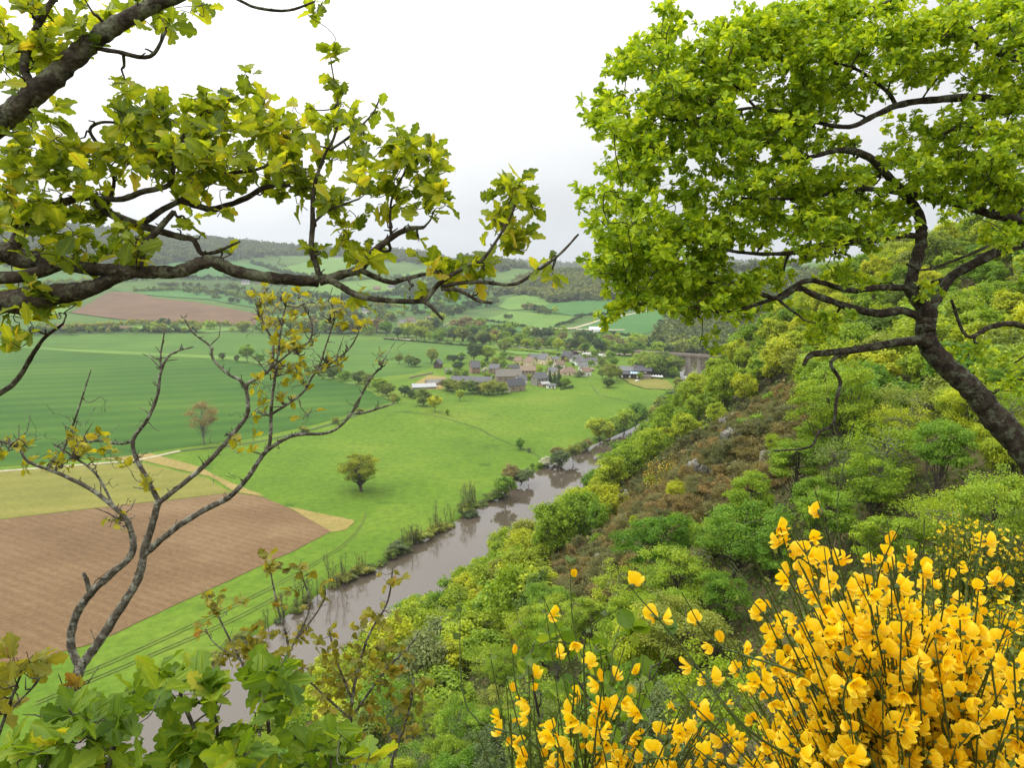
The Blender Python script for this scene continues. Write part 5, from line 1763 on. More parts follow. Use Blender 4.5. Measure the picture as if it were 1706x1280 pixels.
LM['near_oak'] = leaf_mat('translucent_oak_leaves', (0.092, 0.157, 0.017), (0.246, 0.335, 0.022), (0.464, 0.520, 0.036), 0.57, 0.02, (0.556, 0.451, 0.041), 0.45)
LM['big_oak'] = leaf_mat('leaning_oak_leaves', (0.114, 0.211, 0.017), (0.289, 0.438, 0.022), (0.542, 0.648, 0.032), 0.45, 0.02, None, 0.45)
LM['yellow'] = leaf_mat('young_yellow_leaves', (0.150, 0.160, 0.012), (0.320, 0.320, 0.016), (0.48, 0.46, 0.025), 0.45, 0.02, (0.45, 0.33, 0.03), 0.5)
LM['bronze'] = leaf_mat('bronze_young_leaves', (0.117, 0.116, 0.018), (0.235, 0.237, 0.026), (0.352, 0.330, 0.039), 0.45, 0.02, (0.320, 0.154, 0.033), 0.5)
LM['close'] = leaf_mat('close_oak_leaves', (0.086, 0.159, 0.013), (0.212, 0.317, 0.021), (0.397, 0.476, 0.034), 0.50, 0.02, (0.529, 0.450, 0.039), 0.5)
BM['limb'] = bark_mat('rough_oak_limb', (0.016, 0.012, 0.008), (0.050, 0.040, 0.028), (0.120, 0.098, 0.070), 16.0, (0.15, 0.155, 0.10), 0.010)
BM['lichen'] = bark_mat('lichened_stem', (0.030, 0.025, 0.017), (0.100, 0.087, 0.064), (0.200, 0.182, 0.142), 22.0, (0.31, 0.31, 0.245), 0.008)
BM['big'] = bark_mat('leaning_oak_bark', (0.012, 0.009, 0.006), (0.040, 0.030, 0.021), (0.095, 0.078, 0.055), 8.0, (0.12, 0.13, 0.085), 0.03)


class Skeleton:
    def __init__(s, seed):
        s.rng = np.random.default_rng(seed)
        s.p = np.zeros((0, 3)); s.r = np.zeros(0)

    def limb(s, parent, mat, pts, sub=5, sides=8, name='limb', rough=0.05):
        """pts: px, py, depth, radius in pixels; one limb, a mesh of its own"""
        w = [unp(a, b, d) for a, b, d, r in pts]
        rr = [r / FPX * d for a, b, d, r in pts]
        p, r = smooth_path(w, rr, sub)
        n = len(p)
        p = p + s.rng.normal(size=p.shape) * (r * 0.05)[:, None]
        r = r * (1 + rough * s.rng.normal(size=n))
        so = Soup(); so.tube(p, np.maximum(r, 0.0015), sides)
        if name: o = so.build(name, mat, parent, smooth=True)
        s.p = np.vstack([s.p, p]); s.r = np.append(s.r, r)
        return p, r

    def grow(s, tips, soup, rmax=0.012, rmin=0.0025, bend=0.16, sides=5, maxlen=1e9):
        """a twig from the nearest wood to every tip, nearest tips first"""
        tips = np.asarray(tips)
        d0 = np.array([((s.p - t) ** 2).sum(1).min() for t in tips])
        ends = []
        P, Rr = [s.p], [s.r]
        allp, allr = s.p, s.r
        for k in np.argsort(d0):
            t = tips[k]
            dd = ((allp - t) ** 2).sum(1)
            i = int(dd.argmin()); L_ = math.sqrt(dd[i])
            if L_ > maxlen: continue
            n = 5
            w = wiggle(allp[i], t, s.rng, n, bend * 0.5)
            w[1:-1, 2] += -0.06 * L_ * np.sin(np.linspace(0, np.pi, n))[1:-1]
            ra = min(rmax, max(allr[i] * 0.75, rmin))
            rad = np.linspace(ra, min(rmin, ra), n)
            p, r = smooth_path(w, rad, 3)
            soup.tube(p, r, sides, cap=False)
            allp = np.vstack([allp, p[2:]]); allr = np.append(allr, r[2:])
            ends.append((t, (p[-1] - p[-3]) / (np.linalg.norm(p[-1] - p[-3]) + 1e-9)))
        s.p, s.r = allp, allr
        return ends


def in_ellipses(rng, E, dep, jit, per_area, minn=1):
    """tips inside pixel ellipses (cx, cy, rx, ry[, weight]) at about the depth dep(px)"""
    out = []
    for e in E:
        cx, cy, rx, ry = e[:4]; wt = e[4] if len(e) > 4 else 1.0
        n = max(minn, int(math.pi * rx * ry * per_area * wt + rng.uniform()))
        for _ in range(n):
            a, q = rng.uniform(0, 2 * math.pi), math.sqrt(rng.uniform())
            x, y = cx + rx * q * math.cos(a), cy + ry * q * math.sin(a)
            out.append(unp(x, y, dep(x, y) + rng.normal() * jit))
    return np.array(out)


def rosettes(soup, ends, rng, per, size, tmpl, spread=0.8, lift=0.25, along_=0.0, tint0=0.45, tvar=0.2, upn=0.75):
    """leaves radiating from each twig end"""
    C_, D_, N_, T_ = [], [], [], []
    for t, d in ends:
        n = max(2, int(rng.poisson(per)))
        tt = tint0 + 0.12 * rng.normal()
        for k in range(n):
            v = rand_unit(rng, 1)[0]
            dd = d * 0.5 + v * spread + np.array([0, 0, lift])
            dd /= np.linalg.norm(dd)
            C_.append(t - d * along_ * rng.uniform() + v * 0.06 * size)
            D_.append(dd)
            N_.append(np.array([0, 0, upn]) + rand_unit(rng, 1)[0] * 0.75)
            T_.append(np.clip(tt + tvar * rng.normal(), 0, 1))
    add_leaves(soup, np.array(C_), np.array(N_), size, rng, np.array(T_), tmpl, dirs=np.array(D_))


def left_oak():
    S = Skeleton(11)
    base = unp(-560, 600, 2.36)[:2]
    e = empty('overhanging_oak', (0, 0, 0)); tag(e, 'oak with rough dark boughs and translucent yellow-green leaves overhanging the lookout', 'tree')
    zb = h1(*base)
    so = Soup()
    p, r = smooth_path([(base[0], base[1], zb - 0.4), (base[0] + .06, base[1] + .08, zb + 0.9), (base[0] - .02, base[1] + .02, 89.3), (base[0], base[1], 90.2), (base[0] - .1, base[1] + .15, 92.5)], [0.24, 0.18, 0.15, 0.12, 0.07], 6)
    so.tube(p, r, 12); so.build('trunk', BM['limb'], e, smooth=True)
    L = lambda *pts, **k: S.limb(e, BM['limb'], [(a, b, d, r * 0.84) for a, b, d, r in pts], **k)
    L((-560, 700, 2.35, 34), (-320, 610, 2.4, 32), (-120, 540, 2.45, 28), (0, 506, 2.5, 24), (67, 495, 2.5, 23), (139, 484, 2.5, 18), (187, 466, 2.5, 12), (222, 455, 2.5, 11), sub=8)
    L((-560, 560, 2.4, 34), (-300, 440, 2.45, 30), (-100, 415, 2.5, 26), (0, 418, 2.52, 21), (37, 431, 2.52, 19), (105, 438, 2.52, 15), (150, 448, 2.5, 14), (225, 453, 2.5, 13.5), (300, 452, 2.52, 13), (349, 435, 2.55, 14), (394, 453, 2.58, 12), (469, 465, 2.62, 11), (532, 469, 2.65, 11), sub=8)
    L((-300, 450, 2.46, 20), (-200, 455, 2.48, 18), (-100, 468, 2.5, 16), (0, 464, 2.5, 13), (56, 456, 2.5, 13), (105, 439, 2.51, 12))
    L((532, 469, 2.65, 10), (575, 456, 2.66, 9), (600, 447, 2.67, 8.5), (624, 419, 2.68, 7.5), (652, 396, 2.7, 6), (679, 382, 2.7, 5), (706, 379, 2.7, 3.5))
    L((597, 449, 2.67, 6), (648, 470, 2.68, 5), (670, 466, 2.68, 5), (697, 459, 2.68, 4), (730, 452, 2.68, 3))
    L((538, 462, 2.65, 8), (560, 472, 2.64, 7), (582, 486, 2.62, 6.5), (609, 496, 2.6, 6), (656, 501, 2.58, 5.5), (707, 500, 2.56, 5.5), (730, 474, 2.56, 5), (785, 439, 2.56, 4), (804, 433, 2.56, 3.5), (843, 376, 2.56, 2.5), (862, 335, 2.56, 1.8))
    L((700, 500, 2.56, 5), (715, 508, 2.55, 4), (738, 533, 2.54, 2.2))
    L((735, 482, 2.56, 4), (765, 484, 2.55, 4), (795, 500, 2.54, 3.2), (820, 505, 2.54, 2.6))
    L((735, 478, 2.56, 4.5), (765, 472, 2.56, 4), (804, 470, 2.56, 3.8), (855, 474, 2.57, 3.4), (890, 455, 2.58, 3.2), (933, 423, 2.6, 2.6), (964, 390, 2.6, 2.0))
    L((533, 466, 2.65, 6.5), (526, 440, 2.65, 6), (519, 412, 2.66, 5.5), (521, 372, 2.66, 5), (523, 314, 2.67, 4), (540, 260, 2.68, 3), (556, 230, 2.68, 2.6), (564, 185, 2.7, 2.2), (552, 107, 2.7, 1.4))
    L((521, 372, 2.66, 3), (545, 352, 2.66, 2.6), (575, 340, 2.66, 2.2), (600, 330, 2.66, 1.6))
    L((652, 396, 2.7, 3), (650, 360, 2.72, 2.6), (655, 325, 2.74, 2.4), (683, 271, 2.76, 1.8))
    L((550, 250, 2.68, 3), (585, 225, 2.7, 2.4), (620, 190, 2.72, 2), (632, 165, 2.72, 1.5))
    L((23, 425, 2.52, 12), (27, 402, 2.52, 11), (43, 371, 2.54, 10), (78, 348, 2.56, 8.5), (148, 328, 2.6, 8), (176, 352, 2.62, 8), (234, 375, 2.64, 7.5), (297, 394, 2.66, 6.5), (322, 400, 2.66, 5.5), (336, 422, 2.66, 4.5), (362, 419, 2.66, 3.5), (400, 402, 2.66, 2.4), sub=7)
    L((234, 375, 2.64, 6.5), (273, 348, 2.66, 6), (312, 329, 2.68, 5.5), (344, 308, 2.7, 5), (383, 289, 2.72, 4), (440, 278, 2.74, 3), (480, 240, 2.74, 2))
    L((300, 334, 2.68, 6), (335, 345, 2.7, 6.5), (359, 348, 2.7, 6.5), (410, 330, 2.72, 6), (441, 312, 2.74, 5), (484, 309, 2.76, 3.2))
    L((150, 330, 2.6, 6), (203, 332, 2.6, 6), (234, 320, 2.6, 6), (281, 308, 2.6, 5), (290, 270, 2.6, 4.5), (300, 234, 2.6, 4), (336, 187, 2.6, 3), (345, 150, 2.6, 1.8))
    L((175, 352, 2.62, 4), (190, 300, 2.62, 3.6), (168, 250, 2.62, 3.4), (150, 216, 2.62, 3.2), (176, 203, 2.62, 2.8), (230, 212, 2.62, 2.2))
    L((230, 452, 2.5, 8), (240, 410, 2.54, 7.5), (262, 385, 2.56, 6.5), (290, 352, 2.58, 5))
    L((-560, 420, 2.3, 30), (-250, 340, 2.35, 26), (-80, 255, 2.4, 24), (0, 204, 2.42, 22), (59, 155, 2.42, 21), (117, 102, 2.44, 19), (164, 62, 2.46, 17), (219, 27, 2.48, 15), (300, -10, 2.5, 13), (420, -60, 2.5, 10), sub=8, sides=10)
    L((160, 80, 2.46, 5), (195, 86, 2.46, 4.5), (250, 94, 2.48, 4), (277, 51, 2.5, 3))
    L((60, 155, 2.42, 9), (40, 110, 2.44, 8), (55, 60, 2.46, 7), (75, 20, 2.46, 6), (110, -30, 2.46, 5))
    L((300, -50, 2.5, 5), (395, -2, 2.5, 3), (430, 13, 2.5, 3), (480, 17, 2.5, 2.6), (525, 2, 2.5, 2))
    L((-560, 830, 2.40, 12), (-400, 850, 2.55, 9), (-200, 800, 2.7, 7), (-60, 690, 2.7, 6), (20, 642, 2.7, 5.5), (55, 590, 2.7, 4.5), (75, 562, 2.7, 3.6), (105, 540, 2.7, 2.2))
    E = [(70, 250, 70, 60), (120, 290, 80, 55), (40, 335, 60, 50), (230, 185, 50, 55, 1.3), (290, 215, 90, 60, 1.9), (350, 230, 60, 60, 1.6), (400, 185, 50, 50), (405, 140, 30, 25, .8), (470, 225, 45, 50, 1.4), (500, 210, 30, 35), (552, 95, 15, 25, 1.6), (560, 150, 18, 35, 1.4),
         (590, 205, 45, 40, 1.1), (630, 235, 50, 45, 1.2), (690, 255, 48, 45, 1.5), (722, 290, 30, 45, 1.2), (640, 285, 50, 40, 1.2), (560, 290, 50, 55, 1.2), (600, 345, 50, 25), (690, 330, 50, 28), (730, 335, 20, 25), (430, 265, 65, 45, 1.6), (480, 290, 50, 40, 1.4), (250, 275, 55, 40, 1.2), (190, 255, 30, 50),
         (120, 372, 110, 26, 1.1), (225, 408, 50, 35, 1.2), (40, 395, 40, 28), (150, 420, 90, 22, 1.1), (300, 300, 60, 40), (370, 290, 50, 35, 1.2), (350, 380, 40, 20, .6), (530, 350, 40, 35, .7),
         (850, 322, 38, 32, 2.0), (830, 368, 28, 25, 1.8), (893, 352, 22, 10, 1.5), (870, 402, 50, 16, 1.3), (735, 455, 45, 22, 1.7), (775, 455, 35, 20, 1.5), (815, 445, 40, 16, 1.2), (900, 432, 30, 18, 1.1), (910, 470, 20, 10, .7), (715, 485, 40, 15, 1.2),
         (560, 405, 40, 30, 1.1), (595, 425, 40, 18), (520, 425, 20, 18), (392, 428, 22, 12), (590, 490, 18, 20, .8), (620, 505, 12, 10), (690, 400, 25, 25, .6), (650, 430, 20, 18, .6),
         (40, 40, 60, 45, 1.1), (100, 80, 55, 35, 1.2), (150, 25, 60, 35), (60, 105, 50, 28), (15, 85, 25, 40), (225, 18, 55, 20), (290, 30, 35, 22), (335, 8, 30, 14), (18, 140, 22, 12), (530, 6, 20, 12, 1.5), (100, 170, 8, 12),
         (50, 515, 55, 28), (30, 560, 40, 25, .9), (95, 490, 60, 14, .8), (20, 470, 30, 20)]
    tw = Soup(); lf = Soup()
    tips = in_ellipses(S.rng, E, lambda x, y: 2.48 + 0.25 * min(max(x, 0) / 500, 1), 0.14, 0.00155)
    ends = S.grow(tips, tw, 0.007, 0.0016, 0.2, 5)
    # small bare spurs on the boughs
    for k in range(220):
        i = int(S.rng.integers(0, 900)); a = S.p[i]; v = rand_unit(S.rng, 1)[0]; v[2] = abs(v[2]) * 0.8 + 0.1; v *= S.rng.uniform(0.012, 0.045)
        tw.tube([a, a + v * 0.5 + 0.3 * np.linalg.norm(v) * rand_unit(S.rng, 1)[0], a + v], [0.0042, 0.0034, 0.0022], 5, cap=False)
    tw.build('twig_sprays', BM['limb'], e, smooth=True)
    rosettes(lf, ends, S.rng, 5.0, 0.060, oak_leaf(0.3, -0.32), 0.75, 0.25, 0.05, 0.48, 0.22, 0.55)
    lf.build('foliage', LM['near_oak'], e)


left_oak()


def right_oak():
    S = Skeleton(23)
    e = empty('leaning_oak', (0, 0, 0)); tag(e, 'large leaning oak with mossy trunk and dense bright green crown on the slope', 'tree')
    D = 10.0
    L = lambda *pts, **k: S.limb(e, BM['big'], [(a, b, d, r * 0.78) for a, b, d, r in pts], **k)
    tp = [(2040, 1150, 9.0, 62), (1900, 960, 9.4, 46), (1790, 840, 9.6, 38), (1705, 745, 9.8, 29), (1661, 700, 9.9, 25), (1625, 656, 9.95, 22.5), (1581, 614, 10, 20.5), (1551, 582, 10, 19.5), (1542, 546, 10, 19), (1546, 519, 10, 18.5)]
    p, r = S.limb(e, BM['big'], [(a, b, d, r * 0.82) for a, b, d, r in tp], sub=9, sides=14, name='trunk', rough=0.025)
    L((1547, 522, 10, 16), (1527, 499, 10, 14), (1516, 478, 10, 12.5), (1523, 448, 10, 12), (1532, 416, 10, 12), (1535, 386, 10, 11.5), (1527, 350, 10, 11), (1485, 300, 9.9, 9.5), (1447, 262, 9.8, 8), (1400, 250, 9.7, 6), (1340, 262, 9.5, 4.5), (1280, 240, 9.3, 3), sides=10, sub=7)
    L((1546, 524, 10, 11), (1566, 492, 10.1, 10), (1587, 460, 10.2, 10), (1650, 425, 10.3, 11), (1740, 380, 10.4, 13), (1790, 250, 10.5, 13), (1800, 100, 10.5, 11), (1780, -60, 10.5, 8), sub=6)
    L((1590, 462, 10.2, 7), (1560, 470, 10.4, 6.5), (1528, 480, 10.6, 5))
    L((1537, 530, 10, 10), (1504, 518, 9.9, 9), (1468, 522, 9.8, 9), (1432, 517, 9.7, 8.5), (1409, 510, 9.6, 8), (1358, 492, 9.5, 7), (1330, 480, 9.4, 6), (1295, 497, 9.3, 5), (1240, 480, 9.2, 3.5), (1180, 470, 9.1, 2.5))
    L((1514, 480, 10, 8), (1480, 479, 9.9, 7), (1444, 481, 9.8, 7), (1415, 484, 9.7, 6.5), (1373, 472, 9.6, 6), (1343, 468, 9.5, 5.5), (1308, 487, 9.4, 4.5), (1283, 500, 9.3, 4), (1200, 520, 9.2, 2.8), (1120, 500, 9.1, 2))
    L((1540, 566, 10, 11), (1500, 570, 9.9, 9.5), (1480, 573, 9.8, 8.5), (1424, 583, 9.7, 8), (1379, 588, 9.6, 7), (1350, 592, 9.55, 6), (1339, 609, 9.5, 3.5))
    L((1426, 578, 9.7, 5), (1385, 603, 9.6, 4), (1400, 635, 9.6, 4), (1394, 662, 9.6, 3.6), (1388, 707, 9.6, 3.2), (1364, 721, 9.6, 3), (1349, 745, 9.6, 2.6), (1290, 752, 9.6, 2))
    L((1820, 150, 10.5, 13), (1706, 98, 10.2, 12), (1654, 80, 10.1, 11), (1616, 52, 10, 9), (1590, 5, 9.9, 7), (1540, -20, 9.8, 5), (1440, 20, 9.6, 3.5))
    L((1800, 190, 10.5, 11), (1706, 178, 10.2, 9), (1635, 162, 10, 8.5), (1560, 166, 9.9, 8), (1504, 173, 9.8, 7), (1457, 192, 9.7, 6), (1415, 211, 9.6, 5), (1350, 200, 9.5, 3.5), (1290, 170, 9.4, 2.5))
    L((1790, 210, 10.5, 8), (1706, 186, 10.3, 6), (1654, 192, 10.2, 5), (1607, 206, 10.1, 4), (1560, 230, 10, 3))
    L((1495, 178, 9.8, 5), (1475, 150, 9.8, 4), (1420, 112, 9.7, 3.2), (1340, 100, 9.5, 2.5))
    L((1790, 390, 10.5, 12), (1706, 370, 10.2, 10), (1649, 356, 10.1, 9), (1593, 338, 10, 8), (1527, 325, 9.9, 7), (1429, 315, 9.7, 5), (1340, 330, 9.5, 3.5), (1240, 330, 9.3, 2.4))
    L((1533, 394, 10, 7), (1500, 392, 9.9, 7), (1438, 403, 9.8, 7), (1368, 408, 9.6, 6), (1316, 422, 9.5, 5), (1230, 420, 9.3, 3.5), (1140, 400, 9.1, 2.4))
    L((1710, 340, 10.2, 4), (1660, 400, 10.1, 3.4), (1600, 430, 10, 3), (1540, 450, 9.9, 2.6), (1510, 440, 9.8, 2))
    L((1350, 200, 9.5, 3.5), (1260, 180, 9.3, 3.5), (1200, 190, 9.2, 3), (1130, 200, 9.1, 2.4), (1080, 190, 9.0, 2))
    L((1260, 180, 9.3, 3), (1200, 120, 9.2, 2.5), (1120, 80, 9.1, 2))
    L((1740, 560, 10.4, 6), (1690, 540, 10.3, 6), (1650, 545, 10.3, 5.5), (1610, 560, 10.3, 4), (1585, 500, 10.4, 3))
    E = [(1110, 65, 42, 42), (1080, 140, 55, 55), (1025, 205, 42, 48), (1150, 140, 75, 55), (1210, 110, 75, 55), (1290, 65, 80, 55), (1350, 55, 90, 55), (1440, 35, 100, 45, .9), (1550, 35, 90, 36), (1640, 38, 80, 40), (1690, 20, 50, 30),
         (1060, 260, 55, 48), (1120, 225, 65, 55), (1045, 310, 42, 42), (1000, 378, 30, 30), (1080, 370, 65, 48), (1030, 448, 38, 34), (1080, 440, 65, 55), (1150, 420, 75, 55), (1030, 522, 26, 22), (1100, 495, 55, 32), (1160, 485, 75, 45), (1225, 440, 75, 55), (1240, 508, 55, 38), (1172, 562, 16, 18),
         (1225, 345, 80, 50), (1290, 250, 75, 50), (1340, 225, 80, 40), (1300, 345, 85, 52), (1380, 345, 75, 52), (1330, 410, 70, 34), (1430, 365, 75, 36, .9), (1250, 195, 75, 50), (1180, 235, 50, 36), (1400, 140, 65, 42, .9), (1445, 95, 80, 36), (1500, 120, 60, 20, .7),
         (1565, 110, 60, 24, .8), (1600, 140, 50, 18, .7), (1655, 120, 50, 20, .8), (1620, 255, 80, 36, .9), (1680, 240, 50, 38), (1560, 280, 70, 36, .8), (1500, 260, 40, 24, .6), (1600, 310, 80, 30, .9), (1680, 310, 50, 38), (1530, 350, 60, 20, .7), (1480, 400, 55, 20, .7), (1640, 392, 55, 18, .7),
         (1420, 462, 50, 18, .8), (1385, 556, 40, 22, .8), (1375, 540, 25, 18), (1645, 600, 40, 16, .8), (1630, 590, 30, 12), (1695, 640, 25, 26, .8), (1555, 505, 14, 10, 1.2), (1350, 150, 60, 40), (1190, 300, 40, 28, .4), (1480, 330, 30, 20, .5), (1680, 70, 40, 40, 1), (1600, 75, 60, 22, .8), (1660, 160, 50, 24, 1), (1590, 215, 60, 26, 1), (1690, 200, 30, 40, 1), (1640, 290, 60, 30, 1), (1700, 350, 20, 50, 1), (1560, 320, 50, 24, .8), (1440, 300, 50, 26, .7), (1520, 60, 60, 26, .8), (1470, 215, 40, 18, .6)]
    rng = S.rng
    tw = Soup(); lf = Soup()
    dep = lambda x, y: 9.0 + 1.1 * min(max((x - 980) / 600, 0), 1)
    hubs = in_ellipses(rng, E, dep, 0.55, 0.00165)
    ends0 = S.grow(hubs, tw, 0.022, 0.006, 0.22, 5)
    # every hub bears a few short sprays
    tips = []
    for t, d in ends0:
        for k in range(int(rng.integers(6, 11))):
            v = rand_unit(rng, 1)[0]; v[2] = v[2] * 0.6 + 0.15
            tips.append(t + (v + d * 0.3) * rng.uniform(0.10, 0.30))
    ends = S.grow(np.array(tips), tw, 0.006, 0.002, 0.15, 3, 0.6)
    print('right oak', len(hubs), len(ends))
    tw.build('twig_sprays', BM['big'], e, smooth=True)
    rosettes(lf, ends, rng, 11, 0.090, oak_leaf(0.25, -0.25, False), 0.85, 0.2, 0.06, 0.5, 0.2, 0.7)
    lf.build('foliage', LM['big_oak'], e)


right_oak()


def lichen_tree():
    S = Skeleton(37)
    e = empty('young_oak', (0, 0, 0)); tag(e, 'slender lichen-spotted young oak with sparse yellow leaves, forked near its foot', 'tree')
    D = 4.2
    L = lambda *pts, **k: S.limb(e, BM['lichen'], [(a, b, D + dz, r * 0.60) for a, b, r, dz in [(q + (0,))[:4] for q in pts]], **k)
    g = unp(40, 1420, D); zg = h1(g[0], g[1])
    L((-40, 1560, 26), (40, 1400, 23), (85, 1280, 20), (108, 1200, 17), (135, 1108, 15), name='trunk', sides=10)
    L((132, 1112, 12), (118, 1075, 11.5), (125, 1030, 11), (150, 990, 10.5), (185, 957, 10), (215, 930, 9), (222, 905, 8.5), (212, 868, 7.5), (190, 845, 6.5), (150, 815, 5.5), (100, 790, 5), (48, 770, 4), (28, 745, 3.5), (-20, 730, 3))
    L((150, 990, 7), (145, 970, 6), (139, 955, 5))
    L((136, 1108, 13), (165, 1070, 13), (200, 1015, 12), (230, 965, 11), (240, 920, 10.5), (255, 870, 9.5), (264, 835, 9))
    L((264, 835, 7), (242, 792, 6.5), (226, 762, 6), (222, 732, 5.5), (245, 700, 5), (262, 660, 4.5), (268, 620, 4), (285, 590, 3), (322, 578, 2))
    L((264, 838, 8), (300, 810, 7), (345, 772, 7), (395, 715, 6.5), (413, 685, 6), (406, 640, 5), (378, 622, 4), (356, 600, 3.5), (349, 576, 3.2), (322, 555, 2.6), (306, 529, 2))
    L((410, 650, 4.5), (416, 637, 4), (450, 615, 4), (454, 570, 3.5), (436, 536, 3), (427, 510, 2.2))
    L((450, 615, 3.4), (487, 585, 3), (514, 570, 2.8), (520, 540, 2.2), (500, 500, 1.6))
    L((268, 620, 3), (268, 590, 2.4), (275, 548, 1.6))
    L((240, 925, 9), (290, 882, 8.5), (340, 850, 8), (380, 830, 7.5), (410, 800, 7), (430, 770, 6.5), (444, 752, 6), (476, 731, 5), (502, 724, 4.5), (551, 720, 4), (585, 690, 3.6), (615, 634, 3), (637, 611, 2))
    L((585, 690, 3), (615, 686, 2.6), (658, 672, 1.8))
    L((440, 757, 5.5), (450, 735, 5), (452, 679, 4.5), (457, 637, 4), (463, 590, 3), (470, 540, 2.2), (480, 490, 1.6))
    L((453, 690, 4), (503, 656, 3.5), (525, 622, 3), (560, 600, 2.8), (585, 577, 2.4), (604, 540, 1.8))
    L((530, 620, 2.4), (545, 570, 2), (562, 520, 1.4))
    L((90, 788, 4), (110, 740, 3), (128, 690, 2.5), (152, 615, 1.6))
    L((190, 845, 4), (160, 790, 3.4), (120, 760, 3), (90, 740, 2))
    L((222, 735, 4), (200, 740, 3.5), (170, 735, 3), (140, 737, 2))
    E = [(440, 490, 25, 15, 2), (455, 520, 40, 25, 1.4), (470, 560, 40, 35), (500, 505, 25, 25), (560, 520, 50, 20), (600, 540, 30, 15, 1.4), (490, 600, 60, 40), (470, 640, 50, 30), (430, 655, 20, 15, 1.4), (440, 690, 20, 10), (520, 690, 25, 18), (550, 600, 30, 20, 1.2), (640, 600, 14, 14, 1.5), (650, 655, 8, 8, 2),
         (20, 745, 40, 14, 2.2), (110, 762, 40, 22, 1.8), (150, 740, 40, 28, 1.5), (190, 770, 22, 14, 1.5), (185, 870, 22, 16, 1.6), (60, 780, 30, 14, 1.4), (240, 800, 15, 30, .6), (400, 720, 30, 40, .4)]
    tw = Soup(); lf = Soup()
    rng = S.rng
    tips = in_ellipses(rng, E, lambda x, y: D, 0.15, 0.0046)
    ends = S.grow(tips, tw, 0.006, 0.0014, 0.2, 4)
    # fine leafless side shoots along every branch
    src = S.p[np.array([i for i in range(len(S.p)) if S.r[i] < 0.03])]
    side = src[rng.integers(0, len(src), 260)] + (rand_unit(rng, 260) * np.array([1, 1, 0.7]) + np.array([0, 0, 0.7])) * rng.uniform(0.05, 0.22, (260, 1))
    S.grow(side, tw, 0.0035, 0.0011, 0.25, 4)
    for k in range(520):
        i = int(rng.integers(30, min(900, len(S.p)))); a = S.p[i]; v = rand_unit(rng, 1)[0]; v[2] = abs(v[2]); v *= rng.uniform(0.012, 0.05) * (1 if k % 9 else 4.0)
        b_ = a + v * 0.5 + 0.2 * np.linalg.norm(v) * rand_unit(rng, 1)[0]
        tw.tube([a, b_, a + v + np.array([0, 0, 0.012])], [0.0042, 0.0034, 0.0018], 4, cap=False)
    tw.build('twig_sprays', BM['lichen'], e, smooth=True)
    rosettes(lf, [q for q in ends if rng.uniform() < 0.62], rng, 3.0, 0.050, oak_leaf(), 0.8, 0.35, 0.03, 0.5, 0.2, 0.5)
    lf.build('foliage', LM['yellow'], e)


lichen_tree()


def sapling(name, label, D, limbs, E, leafm, barkm, dens, per, size, seed, rm=0.005, jit=0.12, tmpl=None, tint0=0.5, cat='tree', spurs=60):
    S = Skeleton(seed)
    e = empty(name, (0, 0, 0)); tag(e, label, cat)
    for k, l in enumerate(limbs):
        S.limb(e, BM[barkm], [(a, b, D, r * (0.55 if D > 4 else 0.8)) for a, b, r in l], name='stem', sides=6)
    tw = Soup(); lf = Soup()
    tips = in_ellipses(S.rng, E, lambda x, y: D, jit, dens)
    n0 = len(S.p)
    ends = S.grow(tips, tw, rm, 0.0012, 0.2, 4)
    for k in range(spurs):
        i = int(S.rng.integers(0, n0)); a = S.p[i]; v = rand_unit(S.rng, 1)[0]; v[2] = abs(v[2]); v *= S.rng.uniform(0.02, 0.09)
        tw.tube([a, a + v * 0.5 + 0.25 * np.linalg.norm(v) * rand_unit(S.rng, 1)[0], a + v + np.array([0, 0, 0.02])], [0.0035, 0.0025, 0.0012], 4, cap=False)
    tw.build('twig_sprays', BM[barkm], e, smooth=True)
    rosettes(lf, ends, S.rng, per, size, tmpl or oak_leaf(), 0.8, 0.3, 0.03, tint0, 0.2, 0.6)
    lf.build('foliage', LM[leafm], e)
    return e


sapling('oak_sapling', 'thin many-stemmed oak sapling with bronze young leaves above the river', 6.0,
        [[(400, 1420, 6), (425, 1290, 5.5), (440, 1180, 4.5), (480, 1090, 4), (462, 1010, 3), (447, 935, 2)], [(478, 1095, 3.5), (515, 1015, 3), (500, 950, 2)], [(440, 1180, 4), (395, 1090, 3.2), (365, 1030, 2.6), (345, 985, 1.8)], [(500, 1060, 3), (540, 1000, 2.4), (538, 965, 1.5)], [(400, 1100, 2.5), (360, 1075, 2), (342, 1050, 1.5)]],
        [(447, 938, 18, 14, 1.6), (505, 950, 25, 14, 1.4), (380, 1005, 40, 22), (480, 1005, 30, 20), (540, 985, 16, 20), (350, 1045, 20, 18), (430, 1060, 35, 22), (520, 1060, 30, 20), (400, 1100, 40, 30), (470, 1110, 40, 30)], 'bronze', 'lichen', 0.0034, 3.6, 0.080, 71)
sapling('oak_sapling', 'thin pale-stemmed oak sapling with bronze leaves beside the lowest river reach', 6.6,
        [[(600, 1440, 7), (592, 1290, 6), (585, 1180, 5), (610, 1070, 4), (645, 1005, 3), (655, 945, 2)], [(588, 1170, 4), (560, 1100, 3.2), (548, 1050, 2.4)], [(590, 1190, 4), (640, 1120, 3.4), (680, 1080, 2.6), (700, 1050, 1.8)], [(585, 1200, 4), (530, 1150, 3.4), (500, 1120, 2.4)], [(660, 1420, 6), (650, 1290, 5), (680, 1190, 4), (690, 1130, 3)]],
        [(652, 960, 22, 22, 1.4), (600, 1035, 30, 16), (560, 1070, 40, 24), (640, 1035, 30, 22), (600, 1100, 55, 36), (540, 1120, 45, 30), (665, 1095, 40, 30), (620, 1155, 60, 40), (690, 1160, 30, 30), (560, 1180, 50, 30), (650, 1210, 60, 30)], 'bronze', 'lichen', 0.0030, 3.6, 0.080, 72)
